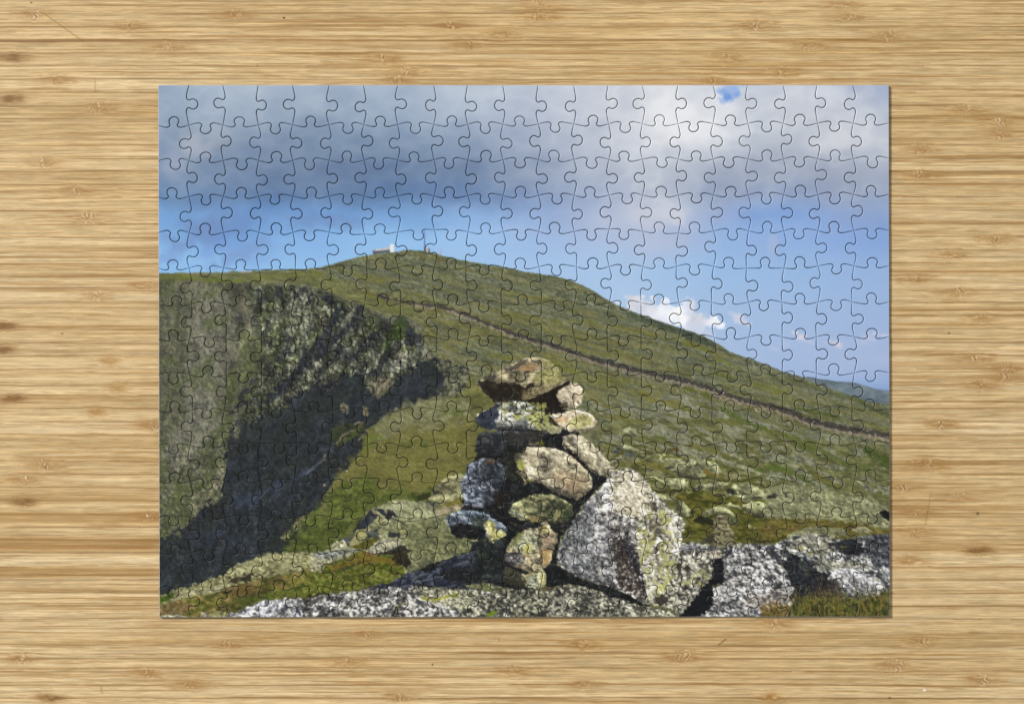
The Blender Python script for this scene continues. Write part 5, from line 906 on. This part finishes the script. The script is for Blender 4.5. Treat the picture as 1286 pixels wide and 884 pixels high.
KN = [(-10.6, -2.7), (-8.1, -2.65), (-5.7, -1.5), (-4.9, .7), (-6.1, 3.4), (-6.2, 7.0), (-3.6, 10.2), (0, 11.2), (3.6, 10.2), (6.2, 7.0), (6.1, 3.4), (4.9, .7), (5.7, -1.5), (8.1, -2.65), (10.6, -2.7)]
def catmull(P, step=.55):
    out = []
    P = [np.array(p, float) for p in P]
    Q = [2 * P[0] - P[1]] + P + [2 * P[-1] - P[-2]]
    for i in range(1, len(Q) - 2):
        p0, p1, p2, p3 = Q[i - 1:i + 3]
        t0 = 0; t1 = np.linalg.norm(p1 - p0) ** .5; t2 = t1 + np.linalg.norm(p2 - p1) ** .5; t3 = t2 + np.linalg.norm(p3 - p2) ** .5
        n = max(2, int(np.linalg.norm(p2 - p1) / step))
        for j in range(n):
            t = t1 + (t2 - t1) * j / n
            A1 = (t1 - t) / (t1 - t0) * p0 + (t - t0) / (t1 - t0) * p1; A2 = (t2 - t) / (t2 - t1) * p1 + (t - t1) / (t2 - t1) * p2; A3 = (t3 - t) / (t3 - t2) * p2 + (t - t2) / (t3 - t2) * p3
            B1 = (t2 - t) / (t2 - t0) * A1 + (t - t0) / (t2 - t0) * A2; B2 = (t3 - t) / (t3 - t1) * A2 + (t - t1) / (t3 - t1) * A3
            out.append((t2 - t) / (t2 - t1) * B1 + (t - t1) / (t2 - t1) * B2)
    out.append(P[-1])
    return np.array(out)

def cut(a, b, nrm, sd, base):
    """the wavy cut from node a to node b with its tab towards nrm, and half the gap's width along it"""
    R = random.Random(sd)
    a = np.array(a); b = np.array(b); d = b - a; L = np.linalg.norm(d); t = d / L; n = np.array(nrm, float)
    n -= t * n.dot(t); n /= np.linalg.norm(n)
    c = a + t * (L / 2 + R.uniform(-2.2, 2.2)) + base * n
    s = R.uniform(.92, 1.06); h = R.uniform(.9, 1.06); sk = R.uniform(-.11, .11)
    P = [a] + [c + t * (u * s + v * sk) + n * (v * h) for u, v in KN] + [b]
    q = catmull(P)
    v = (q - c) @ n; u = (q - c) @ t
    kn = np.clip(1 - np.maximum(abs(u) - 9, 0) / 4, 0, 1)
    dn = np.minimum(np.linalg.norm(q - a, axis=1), np.linalg.norm(q - b, axis=1))
    w = .27 + .1 * R.random() + .15 * kn
    w *= np.clip(.3 + dn / 7, .3, 1)
    return q, w

VE, HE = {}, {}
for l in range(1, NC):
    for k in range(NR):                                          # vertical cuts, top to bottom
        a, b = NODE[k, l], NODE[k + 1, l]; s = 1 if VD[l][k] == 'R' else -1
        lx = (linex(l, (a[1] + b[1]) / 2) - (a[0] + b[0]) / 2) * s
        VE[k, l] = cut(a, b, (s, 0), l * 100 + k, lx)
for k in range(1, NR):
    for l in range(NC):                                          # horizontal cuts, left to right
        a, b = NODE[k, l], NODE[k, l + 1]; s = -1 if HD[k][l] == 'U' else 1
        ly = (liney(k, (a[0] + b[0]) / 2) - (a[1] + b[1]) / 2) * s
        HE[k, l] = cut(a, b, (0, s), 5000 + k * 100 + l, ly)
def straight(a, b, out):
    n = 50; t = np.linspace(0, 1, n)[:, None]
    return np.array(a) * (1 - t) + np.array(b) * t, np.full(n, .0)

def sample_print(x, y):
    u = np.clip((x - PX0) * PS - .5, 0, PW - 1.01); v = np.clip((y - PY0) * PS - .5, 0, PH - 1.01)
    i = u.astype(int); j = v.astype(int); fu = (u - i)[:, None]; fv = (v - j)[:, None]
    return (CV[j, i] * (1 - fu) + CV[j, i + 1] * fu) * (1 - fv) + (CV[j + 1, i] * (1 - fu) + CV[j + 1, i + 1] * fu) * fv

STEP = .92
def piece_geometry(r, c):
    """outline, then the mesh: printed face, soft rolled rim, card wall, underside"""
    top = HE[r, c] if r > 0 else straight(NODE[0, c], NODE[0, c + 1], 0)
    rgt = VE[r, c + 1] if c < NC - 1 else straight(NODE[r, NC], NODE[r + 1, NC], 0)
    bot = HE[r + 1, c] if r < NR - 1 else straight(NODE[NR, c], NODE[NR, c + 1], 0)
    lft = VE[r, c] if c > 0 else straight(NODE[r, 0], NODE[r + 1, 0], 0)
    P = []; W = []
    for (q, w), rev in ((top, 0), (rgt, 0), (bot, 1), (lft, 1)):
        if rev: q, w = q[::-1], w[::-1]
        P.append(q[:-1]); W.append(w[:-1])
    P = np.concatenate(P); W = np.concatenate(W)
    # clockwise on the photo (y down): the inward normal is to the right of travel
    T = np.roll(P, -1, 0) - np.roll(P, 1, 0); T /= np.linalg.norm(T, axis=1)[:, None] + 1e-9
    N = np.stack([-T[:, 1], T[:, 0]], -1)
    O = P + N * W[:, None]
    bev = np.where(W > 0, .75, .5)
    I = O + N * bev[:, None]
    B = P + N * np.where(W > 0, .02, 0)[:, None]                  # the cut closes towards the table
    n = len(O)
    # inner points on a grid, kept a little off the rim
    x0, y0 = I.min(0); x1, y1 = I.max(0)
    gx = np.arange(math.ceil(x0 / STEP), x1 / STEP) * STEP; gy = np.arange(math.ceil(y0 / STEP), y1 / STEP) * STEP
    X, Y = np.meshgrid(gx, gy); X = X.ravel(); Y = Y.ravel()
    ins = np.zeros(X.shape, bool); dm = np.full(X.shape, 1e9)
    Q = np.roll(I, -1, 0)
    e = Q - I
    L2 = (e ** 2).sum(1) + 1e-12
    dx = X[:, None] - I[None, :, 0]; dy = Y[:, None] - I[None, :, 1]
    t = np.clip((dx * e[:, 0] + dy * e[:, 1]) / L2, 0, 1)
    dm = ((dx - t * e[:, 0]) ** 2 + (dy - t * e[:, 1]) ** 2).min(1)
    cr = (I[None, :, 1] > Y[:, None]) != (Q[None, :, 1] > Y[:, None])
    with np.errstate(divide='ignore', invalid='ignore'):
        xi = I[None, :, 0] + (Y[:, None] - I[None, :, 1]) * e[:, 0] / e[:, 1]
    ins = (cr & (X[:, None] < xi)).sum(1) % 2 == 1
    k = ins & (dm > .16)
    G = np.stack([X[k], Y[k]], -1)
    allp = np.concatenate([I, G])
    vs, _, fs, ov, _, _ = delaunay_2d_cdt([Vector((p[0], -p[1])) for p in allp], [(i, (i + 1) % n) for i in range(n)], [], 0, 1e-5, True)
    m = len(vs); Vt = np.array([(v[0], -v[1]) for v in vs])
    fa = np.array(fs); g = Vt[fa].mean(1)                         # keep only the triangles inside the outline
    cr = (I[None, :, 1] > g[:, 1:2]) != (Q[None, :, 1] > g[:, 1:2])
    with np.errstate(divide='ignore', invalid='ignore'):
        xi = I[None, :, 0] + (g[:, 1:2] - I[None, :, 1]) * e[:, 0] / e[:, 1]
    fs = fa[(cr & (g[:, 0:1] < xi)).sum(1) % 2 == 1].tolist()
    rim = [None] * n
    for vi, src in enumerate(ov):
        for s_ in src:
            if s_ < n and rim[s_] is None: rim[s_] = vi
    for s_ in range(n):
        if rim[s_] is None: rim[s_] = int(((Vt - I[s_]) ** 2).sum(1).argmin())
    rim = np.array(rim)
    zt = TH + (random.Random(r * 31 + c).uniform(-.12, .12)) * MM
    drop = .5 * MM
    V = np.concatenate([np.column_stack([wx(Vt[:, 0]), wy(Vt[:, 1]), np.full(m, zt)]), np.column_stack([wx(O[:, 0]), wy(O[:, 1]), np.full(n, zt - drop)]),
                        np.column_stack([wx(B[:, 0]), wy(B[:, 1]), np.full(n, .00002)])])
    rt = random.Random(r * 77 + c * 5 + 1); ta, tb = rt.gauss(0, .0022), rt.gauss(0, .0022)   # no piece lies quite level
    mxp, myp = V[:, 0].mean(), V[:, 1].mean()
    V[:m + n, 2] += (V[:m + n, 0] - mxp) * ta + (V[:m + n, 1] - myp) * tb
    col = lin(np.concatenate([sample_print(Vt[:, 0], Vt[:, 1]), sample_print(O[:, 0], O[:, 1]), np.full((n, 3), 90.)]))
    F = [tuple(f) for f in fs]; mi = [0] * len(F)
    edge = W <= 0
    for i in range(n):
        j = (i + 1) % n
        a, b = rim[i], rim[j]
        F.append((a, m + i, m + j, b) if a != b else (a, m + i, m + j)); mi.append(2 if edge[i] and edge[j] else 0)
        F.append((m + i, m + n + i, m + n + j, m + j)); mi.append(1)
    F.append(tuple(m + n + i for i in range(n))); mi.append(1)
    area = abs((O[:, 0] * np.roll(O[:, 1], -1) - O[:, 1] * np.roll(O[:, 0], -1)).sum()) / 2
    return V, F, col, mi, area

def build_puzzle():
    paint()
    root = bpy.data.objects.new('jigsaw_puzzle', None); C.objects.link(root)
    root['label'] = 'assembled jigsaw puzzle of a mountain ridge under clouds with a stone cairn, lying on bamboo'
    root['category'] = 'jigsaw puzzle'
    geo = {(r, c): piece_geometry(r, c) for r in range(NR) for c in range(NC)}
    inner = sorted(((geo[k][4], k) for k in geo if 0 < k[0] < NR - 1 and 0 < k[1] < NC - 1), reverse=True)
    single = {k for _, k in inner[:100]}
    rest = []
    for (r, c), (V, F, col, mi, area) in geo.items():
        er, ec = r in (0, NR - 1), c in (0, NC - 1)
        if er or ec or (r, c) in single:
            o = mesh_obj('corner_piece' if er and ec else 'edge_piece' if er or ec else 'puzzle_piece', V, F, col, (M_PRINT, M_CARD, M_RIM), mi, root)
            if er and ec: o['label'] = {(0, 0): 'corner piece of grey blue cloud', (0, 20): 'corner piece of pale cloud', (14, 0): 'corner piece of shadow and brown grass', (14, 20): 'corner piece of green grass tufts'}[r, c]
        else: rest.append((V, F, col, mi))
    off = 0; VV = []; FF = []; CC = []; MI = []
    for V, F, col, mi in rest:
        VV.append(V); CC.append(col); MI += mi; FF += [tuple(i + off for i in f) for f in F]; off += len(V)
    o = mesh_obj('puzzle_pieces', np.concatenate(VV), FF, np.concatenate(CC), (M_PRINT, M_CARD, M_RIM), MI, root)
    o['kind'] = 'stuff'; o['label'] = 'the remaining inner puzzle pieces between the single ones'
    return root

build_table()
build_puzzle()

# ------------------------------------------------------------------ light: a softbox from the upper left, the room's own grey light all round
w = bpy.data.worlds.new('World'); bpy.context.scene.world = w; w.use_nodes = True
w.node_tree.nodes['Background'].inputs['Color'].default_value = (1, 1.0, 1.0, 1); w.node_tree.nodes['Background'].inputs['Strength'].default_value = WORLD_STRENGTH
def area(name, loc, size, energy, color):
    l = bpy.data.lights.new(name, 'AREA'); l.shape = 'RECTANGLE'; l.size, l.size_y = size; l.energy = energy; l.color = color
    o = bpy.data.objects.new(name, l); C.objects.link(o); o.location = loc
    o.rotation_euler = (Vector((0, 0, 0)) - Vector(loc)).to_track_quat('-Z', 'Y').to_euler()
    return o
area('softbox', (-6, 3.9, 4.8), (1.1, 1.1), KEY_ENERGY, (1, .992, .98))

cam = bpy.data.cameras.new('camera'); cam.lens = 50; cam.sensor_width = 36; cam.clip_start = .01; cam.clip_end = 20
co = bpy.data.objects.new('camera', cam); C.objects.link(co)
co.location = (0, 0, TH + 1286 * MM * 50 / 36)
bpy.context.scene.camera = co
vs_ = bpy.context.scene.view_settings
bpy.context.scene.display_settings.display_device = 'sRGB'
vs_.view_transform = 'Standard'; vs_.look = 'None'; vs_.exposure = 0; vs_.gamma = 1
